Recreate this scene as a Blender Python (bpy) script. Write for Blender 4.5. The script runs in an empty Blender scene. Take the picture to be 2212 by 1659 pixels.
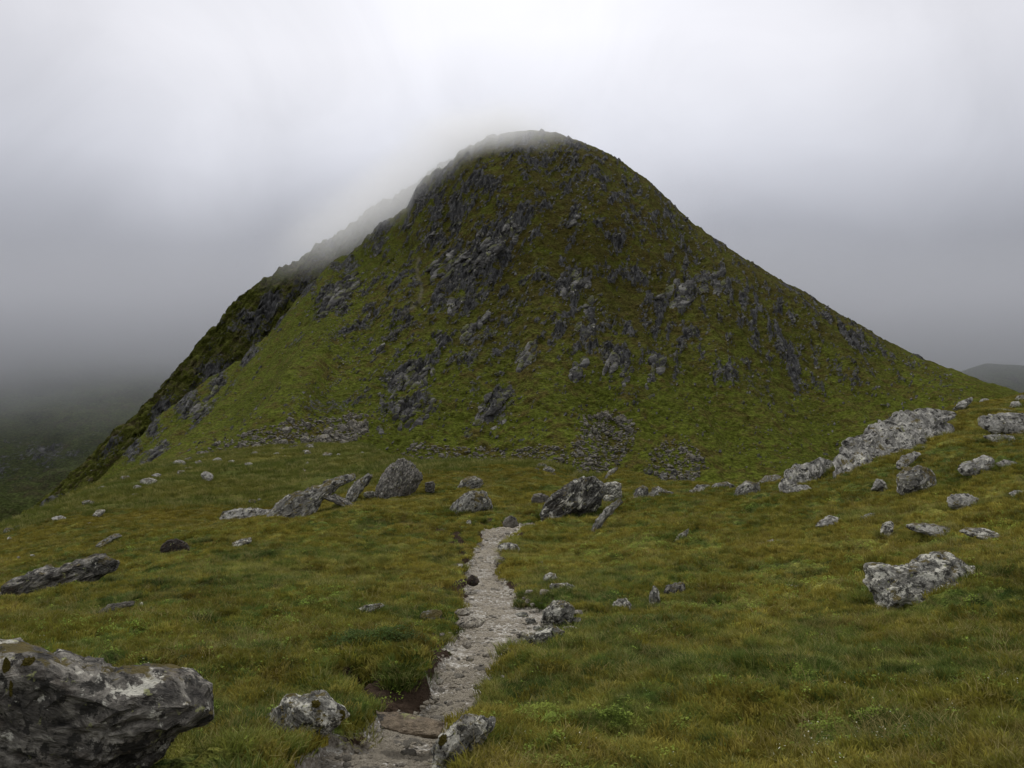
import bpy, bmesh, math, random
import numpy as np
from mathutils import Vector, Matrix

R = math.radians
rng = np.random.default_rng(11)
random.seed(11)
scene = bpy.context.scene
COL = scene.collection

# ------------------------------------------------------------------ camera
F = 1916.0          # focal length in units of a 2212 px wide picture
CX, VH, PW = 1106.0, 700.0, 2212.0
cam_d = bpy.data.cameras.new('camera')
cam = bpy.data.objects.new('camera', cam_d)
COL.objects.link(cam)
cam.location = (0, 0, 0)
cam.rotation_euler = (R(90), 0, 0)
cam_d.sensor_width = 36
cam_d.lens = 36 * F / PW
cam_d.shift_y = -(829.5 - VH) / PW
cam_d.clip_start = 0.1
cam_d.clip_end = 6000
scene.camera = cam

# ------------------------------------------------------------------ sky and sun
SUN_EL, SUN_AZ = 47.0, -12.0     # the sun stands behind the cloud, ahead and a little left
world = bpy.data.worlds.new('World')
scene.world = world
world.use_nodes = True
nt = world.node_tree
nt.nodes.clear()

def N(tree, kind, **kw):
    n = tree.nodes.new(kind)
    for k, v in kw.items():
        setattr(n, k, v)
    return n

def math_node(tree, op, a, b=None, clamp=False, c=None):
    n = tree.nodes.new('ShaderNodeMath')
    n.operation = op
    n.use_clamp = clamp
    for i, v in enumerate((a, b, c)):
        if v is None:
            continue
        if isinstance(v, (int, float)):
            n.inputs[i].default_value = v
        else:
            tree.links.new(v, n.inputs[i])
    return n.outputs[0]

def ramp(tree, fac, stops, interp='LINEAR'):
    n = tree.nodes.new('ShaderNodeValToRGB')
    cr = n.color_ramp
    cr.interpolation = interp
    while len(cr.elements) < len(stops):
        cr.elements.new(0.5)
    for e, (p, c) in zip(cr.elements, stops):
        e.position = p
        e.color = (c, c, c, 1) if isinstance(c, (int, float)) else (*c, 1)
    tree.links.new(fac, n.inputs[0])
    return n.outputs[0]

def mix_rgb(tree, fac, a, b, blend='MIX'):
    n = tree.nodes.new('ShaderNodeMix')
    n.data_type = 'RGBA'
    n.blend_type = blend
    n.clamp_factor = True
    for s, v in ((n.inputs[0], fac), (n.inputs[6], a), (n.inputs[7], b)):
        if isinstance(v, (int, float)):
            s.default_value = v
        elif isinstance(v, tuple):
            s.default_value = (*v, 1)
        else:
            tree.links.new(v, s)
    return n.outputs[2]

wo = N(nt, 'ShaderNodeOutputWorld')
sky = N(nt, 'ShaderNodeTexSky', sky_type='NISHITA')
sky.sun_disc = False
sky.sun_elevation = R(SUN_EL)
sky.sun_rotation = R(SUN_AZ)
bg_sky = N(nt, 'ShaderNodeBackground')
bg_sky.inputs[1].default_value = 0.08
nt.links.new(sky.outputs[0], bg_sky.inputs[0])
tc = N(nt, 'ShaderNodeTexCoord')
sep = N(nt, 'ShaderNodeSeparateXYZ')
nt.links.new(tc.outputs['Generated'], sep.inputs[0])
horiz = math_node(nt, 'SQRT', math_node(nt, 'ADD', math_node(nt, 'MULTIPLY', sep.outputs[0], sep.outputs[0]),
                                        math_node(nt, 'MULTIPLY', sep.outputs[1], sep.outputs[1])))
cosaz = math_node(nt, 'DIVIDE', sep.outputs[1], math_node(nt, 'MAXIMUM', horiz, 0.001))
noi = N(nt, 'ShaderNodeTexNoise')
noi.inputs['Scale'].default_value = 2.6
noi.inputs['Detail'].default_value = 3
noi.inputs['Roughness'].default_value = 0.45
nt.links.new(tc.outputs['Generated'], noi.inputs['Vector'])
wob = math_node(nt, 'MULTIPLY', math_node(nt, 'SUBTRACT', noi.outputs[0], 0.5), 0.12)
el = math_node(nt, 'ADD', sep.outputs[2], wob)
# brightness of the cloud by height above the horizon (position = (el + 0.25) / 1.25)
def elp(e): return (e + 0.25) / 1.25
fac = math_node(nt, 'MULTIPLY', math_node(nt, 'ADD', el, 0.25), 1 / 1.25, clamp=True)
cloudc = ramp(nt, fac, [(elp(-0.2), (0.075, 0.076, 0.072)), (elp(-0.06), (0.13, 0.13, 0.13)), (elp(0.0), (0.225, 0.24, 0.275)),
                        (elp(0.10), (0.365, 0.375, 0.43)), (elp(0.19), (0.66, 0.67, 0.735)), (elp(0.30), (0.85, 0.85, 0.905)),
                        (elp(0.6), (0.93, 0.935, 0.98)), (elp(1.0), (0.98, 0.99, 1.02))])
side = ramp(nt, math_node(nt, 'MULTIPLY', math_node(nt, 'ADD', cosaz, 1.0), 0.5, clamp=True),
            [(0.0, 0.72), (0.75, 0.78), (0.94, 0.86), (0.985, 0.97), (1.0, 1.04)])
# glow of the hidden sun in the thinner cloud above the summit
dotn = N(nt, 'ShaderNodeVectorMath', operation='DOT_PRODUCT')
nt.links.new(tc.outputs['Generated'], dotn.inputs[0])
dotn.inputs[1].default_value = Vector((-0.01, 0.975, 0.22)).normalized()
glow = ramp(nt, dotn.outputs['Value'], [(0.90, 0.0), (0.96, 0.04), (0.99, 0.06), (1.0, 0.08)], 'EASE')
cc = mix_rgb(nt, 1.0, mix_rgb(nt, 1.0, cloudc, side, 'MULTIPLY'), glow, 'ADD')
wv = N(nt, 'ShaderNodeTexNoise')
wv.inputs['Scale'].default_value = 4.5; wv.inputs['Detail'].default_value = 6; wv.inputs['Roughness'].default_value = 0.55; wv.inputs['Distortion'].default_value = 0.8
nt.links.new(tc.outputs['Generated'], wv.inputs['Vector'])
cc = mix_rgb(nt, 1.0, cc, ramp(nt, wv.outputs[0], [(0.3, 0.93), (0.5, 1.0), (0.7, 1.06)]), 'MULTIPLY')
bg_c = N(nt, 'ShaderNodeBackground')
bg_c.inputs[1].default_value = 1.0
nt.links.new(cc, bg_c.inputs[0])
ms = N(nt, 'ShaderNodeMixShader')
ms.inputs[0].default_value = 0.95
nt.links.new(bg_sky.outputs[0], ms.inputs[1])
nt.links.new(bg_c.outputs[0], ms.inputs[2])
nt.links.new(ms.outputs[0], wo.inputs[0])

sun_d = bpy.data.lights.new('sun', 'SUN')
sun_d.energy = 1.45
sun_d.angle = R(16)
sun_d.color = (1.0, 0.97, 0.92)
sun = bpy.data.objects.new('sun', sun_d)
COL.objects.link(sun)
sd = Vector((math.sin(R(SUN_AZ)) * math.cos(R(SUN_EL)), math.cos(R(SUN_AZ)) * math.cos(R(SUN_EL)), math.sin(R(SUN_EL))))
sun.rotation_euler = sd.to_track_quat('Z', 'Y').to_euler()

vs = scene.view_settings
vs.view_transform = 'Standard'
vs.look = 'None'
vs.exposure = 0.06
vs.gamma = 1.0
vs.use_curve_mapping = False
scene.cycles.volume_bounces = 8
scene.cycles.max_bounces = 10

# ------------------------------------------------------------------ noise in numpy
_perm = np.random.default_rng(5).permutation(256).astype(np.int64)
_perm = np.concatenate([_perm, _perm, _perm])
_g3 = np.random.default_rng(6).normal(size=(256, 3))
_g3 /= np.linalg.norm(_g3, axis=1)[:, None]

def noise3(p):
    """gradient noise, p is (n, 3), about -0.7..0.7"""
    p = np.asarray(p, dtype=np.float64)
    i = np.floor(p).astype(np.int64)
    f = p - i
    i &= 255
    u = f * f * f * (f * (f * 6 - 15) + 10)
    out = 0
    for dx in (0, 1):
        wx = u[:, 0] if dx else 1 - u[:, 0]
        hx = _perm[i[:, 0] + dx]
        for dy in (0, 1):
            wy = u[:, 1] if dy else 1 - u[:, 1]
            hy = _perm[(hx + i[:, 1] + dy)]
            for dz in (0, 1):
                wz = u[:, 2] if dz else 1 - u[:, 2]
                g = _g3[_perm[(hy + i[:, 2] + dz)]]
                out = out + wx * wy * wz * (g[:, 0] * (f[:, 0] - dx) + g[:, 1] * (f[:, 1] - dy) + g[:, 2] * (f[:, 2] - dz))
    return out

def noise2(x, y, s=0.0):
    """gradient noise on the plane"""
    ix = np.floor(x).astype(np.int64); iy = np.floor(y).astype(np.int64)
    fx = x - ix; fy = y - iy
    ux = fx * fx * fx * (fx * (fx * 6 - 15) + 10)
    uy = fy * fy * fy * (fy * (fy * 6 - 15) + 10)
    k = int(s * 37) & 255
    out = 0
    for dx in (0, 1):
        hx = _perm[((ix + dx + k) & 255)]
        wx = ux if dx else 1 - ux
        for dy in (0, 1):
            wy = uy if dy else 1 - uy
            g = _g3[_perm[hx + ((iy + dy) & 255)]]
            out = out + wx * wy * (g[..., 0] * (fx - dx) + g[..., 1] * (fy - dy)) * 1.25
    return out

def fbm2(x, y, oct=4, s=0.0, rough=0.5):
    a, out = 1.0, 0.0
    for k in range(oct):
        out = out + a * noise2(x * 2 ** k + 13.7 * k, y * 2 ** k + 7.1 * k, s + k)
        a *= rough
    return out

def smooth(e0, e1, x):
    t = np.clip((x - e0) / (e1 - e0), 0, 1)
    return t * t * (3 - 2 * t)

def pchip(xk, yk, x):
    xk = np.asarray(xk, float); yk = np.asarray(yk, float)
    h = np.diff(xk); d = np.diff(yk) / h
    m = np.zeros_like(yk)
    for i in range(1, len(xk) - 1):
        if d[i - 1] * d[i] > 0:
            w1 = 2 * h[i] + h[i - 1]; w2 = h[i] + 2 * h[i - 1]
            m[i] = (w1 + w2) / (w1 / d[i - 1] + w2 / d[i])
    m[0], m[-1] = d[0], d[-1]
    i = np.clip(np.searchsorted(xk, x) - 1, 0, len(xk) - 2)
    s = np.clip((x - xk[i]) / h[i], 0, 1)
    return ((2 * s ** 3 - 3 * s ** 2 + 1) * yk[i] + (s ** 3 - 2 * s ** 2 + s) * h[i] * m[i]
            + (-2 * s ** 3 + 3 * s ** 2) * yk[i + 1] + (s ** 3 - s ** 2) * h[i] * m[i + 1])

# ------------------------------------------------------------------ object helpers
def tag(o, label=None, cat=None, group=None, kind=None):
    if label: o['label'] = label
    if cat: o['category'] = cat
    if group: o['group'] = group
    if kind: o['kind'] = kind
    return o

def link(name, me, mat=None, parent=None):
    o = bpy.data.objects.new(name, me)
    if mat is not None and not me.materials:
        me.materials.append(mat)
    COL.objects.link(o)
    if parent is not None:
        o.parent = parent
    return o

def mesh_arrays(name, verts, faces, smoothed=True):
    """verts (n,3); faces (m,3) or (m,4)"""
    me = bpy.data.meshes.new(name)
    verts = np.ascontiguousarray(verts, dtype=np.float32)
    faces = np.ascontiguousarray(faces, dtype=np.int32)
    m, k = faces.shape
    me.vertices.add(len(verts)); me.vertices.foreach_set('co', verts.ravel())
    me.loops.add(m * k); me.loops.foreach_set('vertex_index', faces.ravel())
    me.polygons.add(m)
    me.polygons.foreach_set('loop_start', np.arange(0, m * k, k, dtype=np.int32))
    me.polygons.foreach_set('loop_total', np.full(m, k, dtype=np.int32))
    me.polygons.foreach_set('use_smooth', np.full(m, smoothed, dtype=bool))
    me.update(calc_edges=True)
    return me

def add_attr(me, name, vals):
    a = me.attributes.new(name, 'FLOAT', 'POINT')
    a.data.foreach_set('value', np.ascontiguousarray(vals, dtype=np.float32).ravel())

def grid_faces(nc, nr):
    """vertex index = col*nr + row"""
    c, r = np.meshgrid(np.arange(nc - 1), np.arange(nr - 1), indexing='ij')
    i = (c * nr + r).ravel()
    return np.stack([i, i + nr, i + nr + 1, i + 1], 1)

def px_a(x): return (x - CX) / F
def px_t(v): return (VH - v) / F

# ------------------------------------------------------------------ materials
def new_mat(name, rough=0.9, spec=0.2):
    m = bpy.data.materials.new(name)
    m.use_nodes = True
    t = m.node_tree
    b = t.nodes['Principled BSDF']
    b.inputs['Roughness'].default_value = rough
    b.inputs['Specular IOR Level'].default_value = spec
    return m, t, b

def noise_tex(t, vec, scale, detail=4, rough=0.55, dist=0.0):
    n = N(t, 'ShaderNodeTexNoise')
    n.inputs['Scale'].default_value = scale
    n.inputs['Detail'].default_value = detail
    n.inputs['Roughness'].default_value = rough
    n.inputs['Distortion'].default_value = dist
    t.links.new(vec, n.inputs['Vector'])
    return n.outputs[0]

def voro(t, vec, scale, feature='F1', out=0):
    n = N(t, 'ShaderNodeTexVoronoi', feature=feature)
    n.inputs['Scale'].default_value = scale
    t.links.new(vec, n.inputs['Vector'])
    return n.outputs[out]

def bump(t, h, strength, dist, normal=None):
    n = N(t, 'ShaderNodeBump')
    n.inputs['Strength'].default_value = strength
    n.inputs['Distance'].default_value = dist
    t.links.new(h, n.inputs['Height'])
    if normal is not None:
        t.links.new(normal, n.inputs['Normal'])
    return n.outputs[0]

def mapping(t, vec, scale=(1, 1, 1), rot=(0, 0, 0), loc=(0, 0, 0)):
    n = N(t, 'ShaderNodeMapping')
    n.inputs['Scale'].default_value = scale
    n.inputs['Rotation'].default_value = rot
    n.inputs['Location'].default_value = loc
    t.links.new(vec, n.inputs[0])
    return n.outputs[0]

GREEN = (0.108, 0.140, 0.027)
DGREEN = (0.054, 0.090, 0.020)
MOSS = (0.235, 0.222, 0.048)
RUST = (0.118, 0.096, 0.040)
STRAW = (0.36, 0.30, 0.13)

def turf_colour(t):
    """colour of the turf by place in the world: the same for the ground sheet and the blades standing on it"""
    g = N(t, 'ShaderNodeNewGeometry')
    p = g.outputs['Position']
    flat = mapping(t, p, (1, 1, 0.3))
    sepy = N(t, 'ShaderNodeSeparateXYZ'); t.links.new(p, sepy.inputs[0])
    upslope = ramp(t, math_node(t, 'MULTIPLY', sepy.outputs[1], 0.04, clamp=True), [(0.12, 0.0), (0.36, 0.05), (0.60, 0.09)])
    big = noise_tex(t, flat, 0.42, 3, 0.6, 0.4)
    mid = noise_tex(t, mapping(t, flat, loc=(31, 5, 0)), 1.5, 4, 0.62, 0.3)
    sml = noise_tex(t, mapping(t, flat, loc=(3, 55, 0)), 7.0, 3, 0.6)
    far = noise_tex(t, mapping(t, flat, loc=(9, 15, 0)), 0.06, 3, 0.6, 0.3)
    c = mix_rgb(t, ramp(t, big, [(0.36, 0.0), (0.60, 1.0)]), DGREEN, GREEN)
    mm = math_node(t, 'ADD', math_node(t, 'MULTIPLY', mid, 0.7), math_node(t, 'MULTIPLY', sml, 0.3))
    mm = math_node(t, 'ADD', mm, math_node(t, 'MULTIPLY', math_node(t, 'SUBTRACT', noise_tex(t, mapping(t, flat, loc=(90, 12, 0)), 0.16, 2, 0.5), 0.52), 0.55))
    mm = math_node(t, 'ADD', math_node(t, 'SUBTRACT', mm, 0.085), upslope)
    c = mix_rgb(t, ramp(t, mm, [(0.445, 0.0), (0.565, 0.9)]), c, MOSS)
    c = mix_rgb(t, ramp(t, math_node(t, 'ADD', math_node(t, 'MULTIPLY', big, 0.4), math_node(t, 'MULTIPLY', mid, 0.6)),
                        [(0.33, 0.75), (0.43, 0.0)]), c, RUST)
    # the far meadow is more evenly olive, its colour darkened for shade among tufts
    sepn = N(t, 'ShaderNodeSeparateXYZ'); t.links.new(p, sepn.inputs[0])
    dist = ramp(t, math_node(t, 'MULTIPLY', sepn.outputs[1], 0.01), [(0.15, 0.0), (0.55, 0.75)])
    fc = mix_rgb(t, ramp(t, far, [(0.40, 0.0), (0.62, 1.0)]), (0.074, 0.088, 0.015), (0.128, 0.114, 0.020))
    fc = mix_rgb(t, ramp(t, mid, [(0.3, 0.6), (0.5, 0.0)]), fc, (0.060, 0.048, 0.013))
    gap = noise_tex(t, mapping(t, p, (1, 1, 0.4), loc=(71, 3, 0)), 3.1, 4, 0.65, 0.4)
    c = mix_rgb(t, 1.0, c, ramp(t, gap, [(0.33, 0.42), (0.48, 0.95), (0.66, 1.45)]), 'MULTIPLY')
    return mix_rgb(t, dist, c, fc), p

def attr(t, name):
    n = N(t, 'ShaderNodeAttribute', attribute_name=name)
    return n.outputs['Fac']

def make_ground_mat():
    m, t, b = new_mat('ground_turf', 0.95, 0.03)
    c, p = turf_colour(t)
    fine = noise_tex(t, p, 38, 4, 0.7)
    c = mix_rgb(t, 1.0, c, ramp(t, fine, [(0.30, 0.25), (0.5, 0.75), (0.70, 1.5)]), 'MULTIPLY')
    # bare peat
    peat = mix_rgb(t, noise_tex(t, p, 30, 4, 0.7), (0.020, 0.013, 0.009), (0.075, 0.052, 0.036))
    sm = math_node(t, 'ADD', attr(t, 'soil'), math_node(t, 'MULTIPLY', math_node(t, 'SUBTRACT', noise_tex(t, p, 14, 4, 0.65), 0.5), 1.1))
    c = mix_rgb(t, ramp(t, sm, [(0.42, 0.0), (0.60, 1.0)]), c, peat)
    # trodden gravel
    cell = N(t, 'ShaderNodeTexVoronoi'); cell.inputs['Scale'].default_value = 55
    t.links.new(p, cell.inputs['Vector'])
    cell2 = N(t, 'ShaderNodeTexVoronoi'); cell2.inputs['Scale'].default_value = 22
    t.links.new(mapping(t, p, (1, 1, 0.4)), cell2.inputs['Vector'])
    sepc = N(t, 'ShaderNodeSeparateColor'); t.links.new(cell.outputs['Color'], sepc.inputs[0])
    sepd = N(t, 'ShaderNodeSeparateColor'); t.links.new(cell2.outputs['Color'], sepd.inputs[0])
    g1 = ramp(t, sepc.outputs[0], [(0.0, (0.20, 0.178, 0.145)), (0.55, (0.345, 0.315, 0.265)), (0.85, (0.46, 0.435, 0.38)), (1.0, (0.78, 0.76, 0.71))])
    g1 = mix_rgb(t, ramp(t, sepd.outputs[0], [(0.80, 0.0), (0.84, 0.5)]), g1, (0.52, 0.49, 0.43))
    g1 = mix_rgb(t, ramp(t, noise_tex(t, p, 2.3, 4, 0.6), [(0.42, 0.75), (0.56, 0.0)]), g1, (0.215, 0.185, 0.145))
    pm = math_node(t, 'ADD', attr(t, 'trod'), math_node(t, 'MULTIPLY', math_node(t, 'SUBTRACT', noise_tex(t, p, 9, 5, 0.7), 0.5), 0.9))
    pf = ramp(t, pm, [(0.44, 0.0), (0.54, 1.0)])
    c = mix_rgb(t, pf, c, g1)
    t.links.new(c, b.inputs['Base Color'])
    h = math_node(t, 'ADD', math_node(t, 'MULTIPLY', fine, 0.6), math_node(t, 'MULTIPLY', cell2.outputs['Distance'], 0.5))
    n1 = bump(t, h, 0.7, 0.03)
    n1 = bump(t, noise_tex(t, p, 5.0, 4, 0.65), 0.8, 0.16, n1)
    t.links.new(n1, b.inputs['Normal'])
    return m

def make_blade_mat(name, tint, amount, var=0.5):
    m, t, b = new_mat(name, 0.8, 0.08)
    c, p = turf_colour(t)
    oi = N(t, 'ShaderNodeObjectInfo')
    c = mix_rgb(t, amount, c, tint)
    c = mix_rgb(t, 1.0, c, ramp(t, oi.outputs['Random'], [(0.0, 0.75), (0.6, 1.2), (0.93, 1.55), (1.0, 2.1)]), 'MULTIPLY')
    c = mix_rgb(t, ramp(t, oi.outputs['Random'], [(0.80, 0.0), (0.84, var)]), c, STRAW)
    t.links.new(c, b.inputs['Base Color'])
    c = mix_rgb(t, 1.0, c, ramp(t, noise_tex(t, p, 75, 2, 0.6), [(0.30, 0.40), (0.5, 1.0), (0.70, 2.1)]), 'MULTIPLY')
    tr = N(t, 'ShaderNodeBsdfTranslucent')
    t.links.new(c, tr.inputs[0])
    mx = N(t, 'ShaderNodeMixShader'); mx.inputs[0].default_value = 0.3
    out = t.nodes['Material Output']
    t.links.new(b.outputs[0], mx.inputs[1]); t.links.new(tr.outputs[0], mx.inputs[2])
    t.links.new(mx.outputs[0], out.inputs[0])
    return m

def make_rock_mat(name, s=1.0, dark=(0.045, 0.045, 0.044), mid=(0.16, 0.16, 0.155), pale=(0.34, 0.34, 0.33), white=0.5,
                  moss=0.4, brown=0.2, bdist=0.03, mosscol=(0.13, 0.098, 0.024)):
    """schist; s = size of its patches in metres / 0.3.  Local z is the normal of the layers."""
    m, t, b = new_mat(name, 0.85, 0.25)
    tcn = N(t, 'ShaderNodeTexCoord')
    oi = N(t, 'ShaderNodeObjectInfo')
    va = N(t, 'ShaderNodeVectorMath', operation='ADD')
    t.links.new(tcn.outputs['Object'], va.inputs[0])
    t.links.new(math_node(t, 'MULTIPLY', oi.outputs['Random'], 50.0), va.inputs[1])
    o = va.outputs[0]
    k = 1.0 / s
    lay = mapping(t, o, (1.0, 1.0, 3.4))
    streak = noise_tex(t, lay, 2.4 * k, 7, 0.66, 0.9)
    fine = noise_tex(t, mapping(t, o, (1, 1, 2.2)), 22 * k, 5, 0.7)
    c = mix_rgb(t, ramp(t, streak, [(0.33, 0.0), (0.52, 1.0)]), dark, mid)
    c = mix_rgb(t, ramp(t, streak, [(0.50, 0.0), (0.64, 1.0)]), c, pale)
    c = mix_rgb(t, 1.0, c, ramp(t, fine, [(0.3, 0.5), (0.5, 1.0), (0.7, 1.5)]), 'MULTIPLY')
    # brown staining
    c = mix_rgb(t, ramp(t, noise_tex(t, mapping(t, o, loc=(7, 3, 2)), 2.0 * k, 4, 0.6), [(0.52, 0.0), (0.66, brown)]), c, (0.085, 0.062, 0.045))
    # pale crustose lichen, ragged patches
    ln = math_node(t, 'ADD', math_node(t, 'MULTIPLY', noise_tex(t, mapping(t, o, (1, 1, 1.8), loc=(1, 9, 4)), 2.7 * k, 7, 0.70, 0.4), 0.8),
                   math_node(t, 'MULTIPLY', noise_tex(t, o, 26 * k, 3, 0.6), 0.2))
    lp = 0.66 - 0.16 * white
    c = mix_rgb(t, ramp(t, ln, [(lp, 0.0), (lp + 0.035, 0.9)]), c, (0.60, 0.60, 0.56))
    # black lichen
    bn = noise_tex(t, mapping(t, o, loc=(17, 3, 8)), 6.5 * k, 5, 0.7)
    c = mix_rgb(t, ramp(t, bn, [(0.54, 0.0), (0.58, 0.92)]), c, (0.026, 0.025, 0.023))
    # yellow-green lichen spots
    yn = noise_tex(t, mapping(t, o, loc=(4, 13, 1)), 7.5 * k, 4, 0.65)
    c = mix_rgb(t, ramp(t, yn, [(0.63, 0.0), (0.67, 0.7)]), c, (0.30, 0.32, 0.14))
    # moss where the stone faces up
    g = N(t, 'ShaderNodeNewGeometry')
    sp = N(t, 'ShaderNodeSeparateXYZ'); t.links.new(g.outputs['Normal'], sp.inputs[0])
    mn = math_node(t, 'ADD', math_node(t, 'MULTIPLY', sp.outputs[2], 0.35), noise_tex(t, mapping(t, o, loc=(2, 2, 9)), 3.0 * k, 5, 0.62))
    ml = 1.02 - 0.26 * moss
    mc = mix_rgb(t, noise_tex(t, o, 9 * k, 3), (0.045, 0.042, 0.012), mosscol)
    c = mix_rgb(t, ramp(t, mn, [(ml - 0.12, 0.0), (ml - 0.06, 1.0)]), c, mc)
    c = mix_rgb(t, 1.0, c, (1.04, 1.0, 0.90), 'MULTIPLY')
    t.links.new(c, b.inputs['Base Color'])
    hh = math_node(t, 'ADD', math_node(t, 'MULTIPLY', streak, 1.0), math_node(t, 'MULTIPLY', fine, 0.35))
    hh = math_node(t, 'ADD', hh, math_node(t, 'MULTIPLY', voro(t, mapping(t, o, (1, 1, 3)), 5 * k, 'DISTANCE_TO_EDGE'), 0.5))
    t.links.new(bump(t, hh, 1.0, bdist * s * 3), b.inputs['Normal'])
    return m

ROCK_NEAR = make_rock_mat('schist_near', 0.42, dark=(0.05, 0.05, 0.048), mid=(0.17, 0.17, 0.16), white=0.95, moss=0.22, pale=(0.33, 0.33, 0.315))
ROCK_DARK = make_rock_mat('schist_boulder', 0.60, dark=(0.026, 0.026, 0.027), mid=(0.12, 0.117, 0.11), pale=(0.32, 0.31, 0.295), white=0.4, moss=0.10, brown=0.5)
ROCK_PALE = make_rock_mat('schist_outcrop', 1.2, dark=(0.12, 0.12, 0.118), mid=(0.29, 0.29, 0.285), pale=(0.46, 0.46, 0.45), white=0.6, moss=0.16, brown=0.12)
ROCK_MID = make_rock_mat('schist_middle', 1.1, dark=(0.045, 0.045, 0.043), mid=(0.18, 0.18, 0.172), pale=(0.40, 0.40, 0.385), white=0.6, moss=0.42)
ROCK_CRAG = make_rock_mat('schist_crag', 7.0, dark=(0.020, 0.020, 0.022), mid=(0.062, 0.062, 0.064), pale=(0.20, 0.20, 0.20), white=0.15, moss=0.5, brown=0.15, mosscol=(0.070, 0.088, 0.014))
ROCK_SCREE = make_rock_mat('schist_scree', 3.0, dark=(0.055, 0.052, 0.046), mid=(0.15, 0.143, 0.13), pale=(0.28, 0.27, 0.25), white=0.3, moss=0.15, brown=0.35)
ROCK_PEAT = make_rock_mat('peaty_stone', 0.5, dark=(0.012, 0.009, 0.008), mid=(0.03, 0.022, 0.018), pale=(0.06, 0.045, 0.038), white=-0.2, moss=0.0, brown=0.8)
ROCK_PATH = make_rock_mat('path_stone', 0.25, dark=(0.15, 0.135, 0.115), mid=(0.26, 0.24, 0.21), pale=(0.40, 0.385, 0.35), white=0.2, moss=-0.6, brown=0.3)
ROCK_SLAB = make_rock_mat('path_slab', 1.0, dark=(0.14, 0.11, 0.08), mid=(0.19, 0.155, 0.115), pale=(0.25, 0.21, 0.16), white=-0.4, moss=-0.8, brown=0.5)

def make_hill_mat(name, lush, brownc, rocky, scale=1.0, bdist=0.6):
    m, t, b = new_mat(name, 0.95, 0.02)
    g = N(t, 'ShaderNodeNewGeometry'); p = g.outputs['Position']
    k = 1.0 / scale
    a = noise_tex(t, mapping(t, p, (1, 1, 0.6)), 0.035 * k, 4, 0.6, 0.5)
    f = noise_tex(t, mapping(t, p, (1, 1, 1.6)), 0.28 * k, 6, 0.7, 0.4)
    ff = noise_tex(t, mapping(t, p, (1, 1, 2.5)), 1.1 * k, 5, 0.72)
    c = mix_rgb(t, ramp(t, a, [(0.40, 0.0), (0.62, 1.0)]), tuple(x * 0.72 for x in lush), lush)
    c = mix_rgb(t, ramp(t, math_node(t, 'ADD', math_node(t, 'MULTIPLY', f, 0.7), math_node(t, 'MULTIPLY', a, 0.3)), [(0.49, 0.0), (0.60, 0.85)]), c, brownc)
    hn = math_node(t, 'ADD', math_node(t, 'MULTIPLY', attr(t, 'heath'), 0.24), math_node(t, 'MULTIPLY', noise_tex(t, mapping(t, p, (1, 1, 1.2), loc=(5, 77, 1)), 0.11 * k, 5, 0.68, 0.5), 0.75))
    c = mix_rgb(t, ramp(t, hn, [(0.45, 0.0), (0.66, 0.75)]), c, tuple(x * 0.7 for x in brownc))
    c = mix_rgb(t, 1.0, c, ramp(t, ff, [(0.34, 0.40), (0.5, 0.95), (0.66, 1.65)]), 'MULTIPLY')
    # rock where the mesh says so
    rk = noise_tex(t, mapping(t, p, (2.4, 0.7, 0.55), rot=(0, R(22), 0)), 0.42 * k, 7, 0.75, 0.6)
    rc = ramp(t, rk, [(0.34, (0.016, 0.016, 0.016)), (0.46, (0.070, 0.069, 0.067)), (0.57, (0.15, 0.149, 0.146)), (0.70, (0.26, 0.257, 0.252))])
    rm = math_node(t, 'ADD', attr(t, 'rock'), math_node(t, 'MULTIPLY', math_node(t, 'SUBTRACT', noise_tex(t, mapping(t, p, (1, 1, 1.3)), 0.5 * k, 6, 0.78), 0.5), 2.1))
    c = mix_rgb(t, ramp(t, rm, [(0.48, 0.0), (0.58, 1.0)]), c, rc)
    # scattered stones
    sn = noise_tex(t, mapping(t, p, loc=(50, 2, 3)), 1.7 * k, 3, 0.6)
    c = mix_rgb(t, ramp(t, sn, [(0.70, 0.0), (0.74, 0.7 * rocky)]), c, (0.17, 0.17, 0.16))
    tr = attr(t, 'trod')
    c = mix_rgb(t, math_node(t, 'MULTIPLY', tr, 0.75, clamp=True), c, (0.16, 0.145, 0.11))
    t.links.new(c, b.inputs['Base Color'])
    h = math_node(t, 'ADD', f, math_node(t, 'MULTIPLY', ff, 0.5))
    h = math_node(t, 'ADD', h, math_node(t, 'MULTIPLY', math_node(t, 'MULTIPLY', rk, attr(t, 'rock')), 1.6))
    t.links.new(bump(t, h, 1.0, bdist * 2.2), b.inputs['Normal'])
    return m

GROUND_MAT = make_ground_mat()
HILL_MAT = make_hill_mat('mountain_turf', (0.110, 0.130, 0.018), (0.092, 0.070, 0.022), 1.0)
FLANK_MAT = make_hill_mat('flank_turf', (0.100, 0.110, 0.020), (0.11, 0.088, 0.05), 0.3)
FAR_MAT = make_hill_mat('valley_turf', (0.085, 0.105, 0.030), (0.070, 0.060, 0.030), 0.3, 2.5, 1.5)

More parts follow.
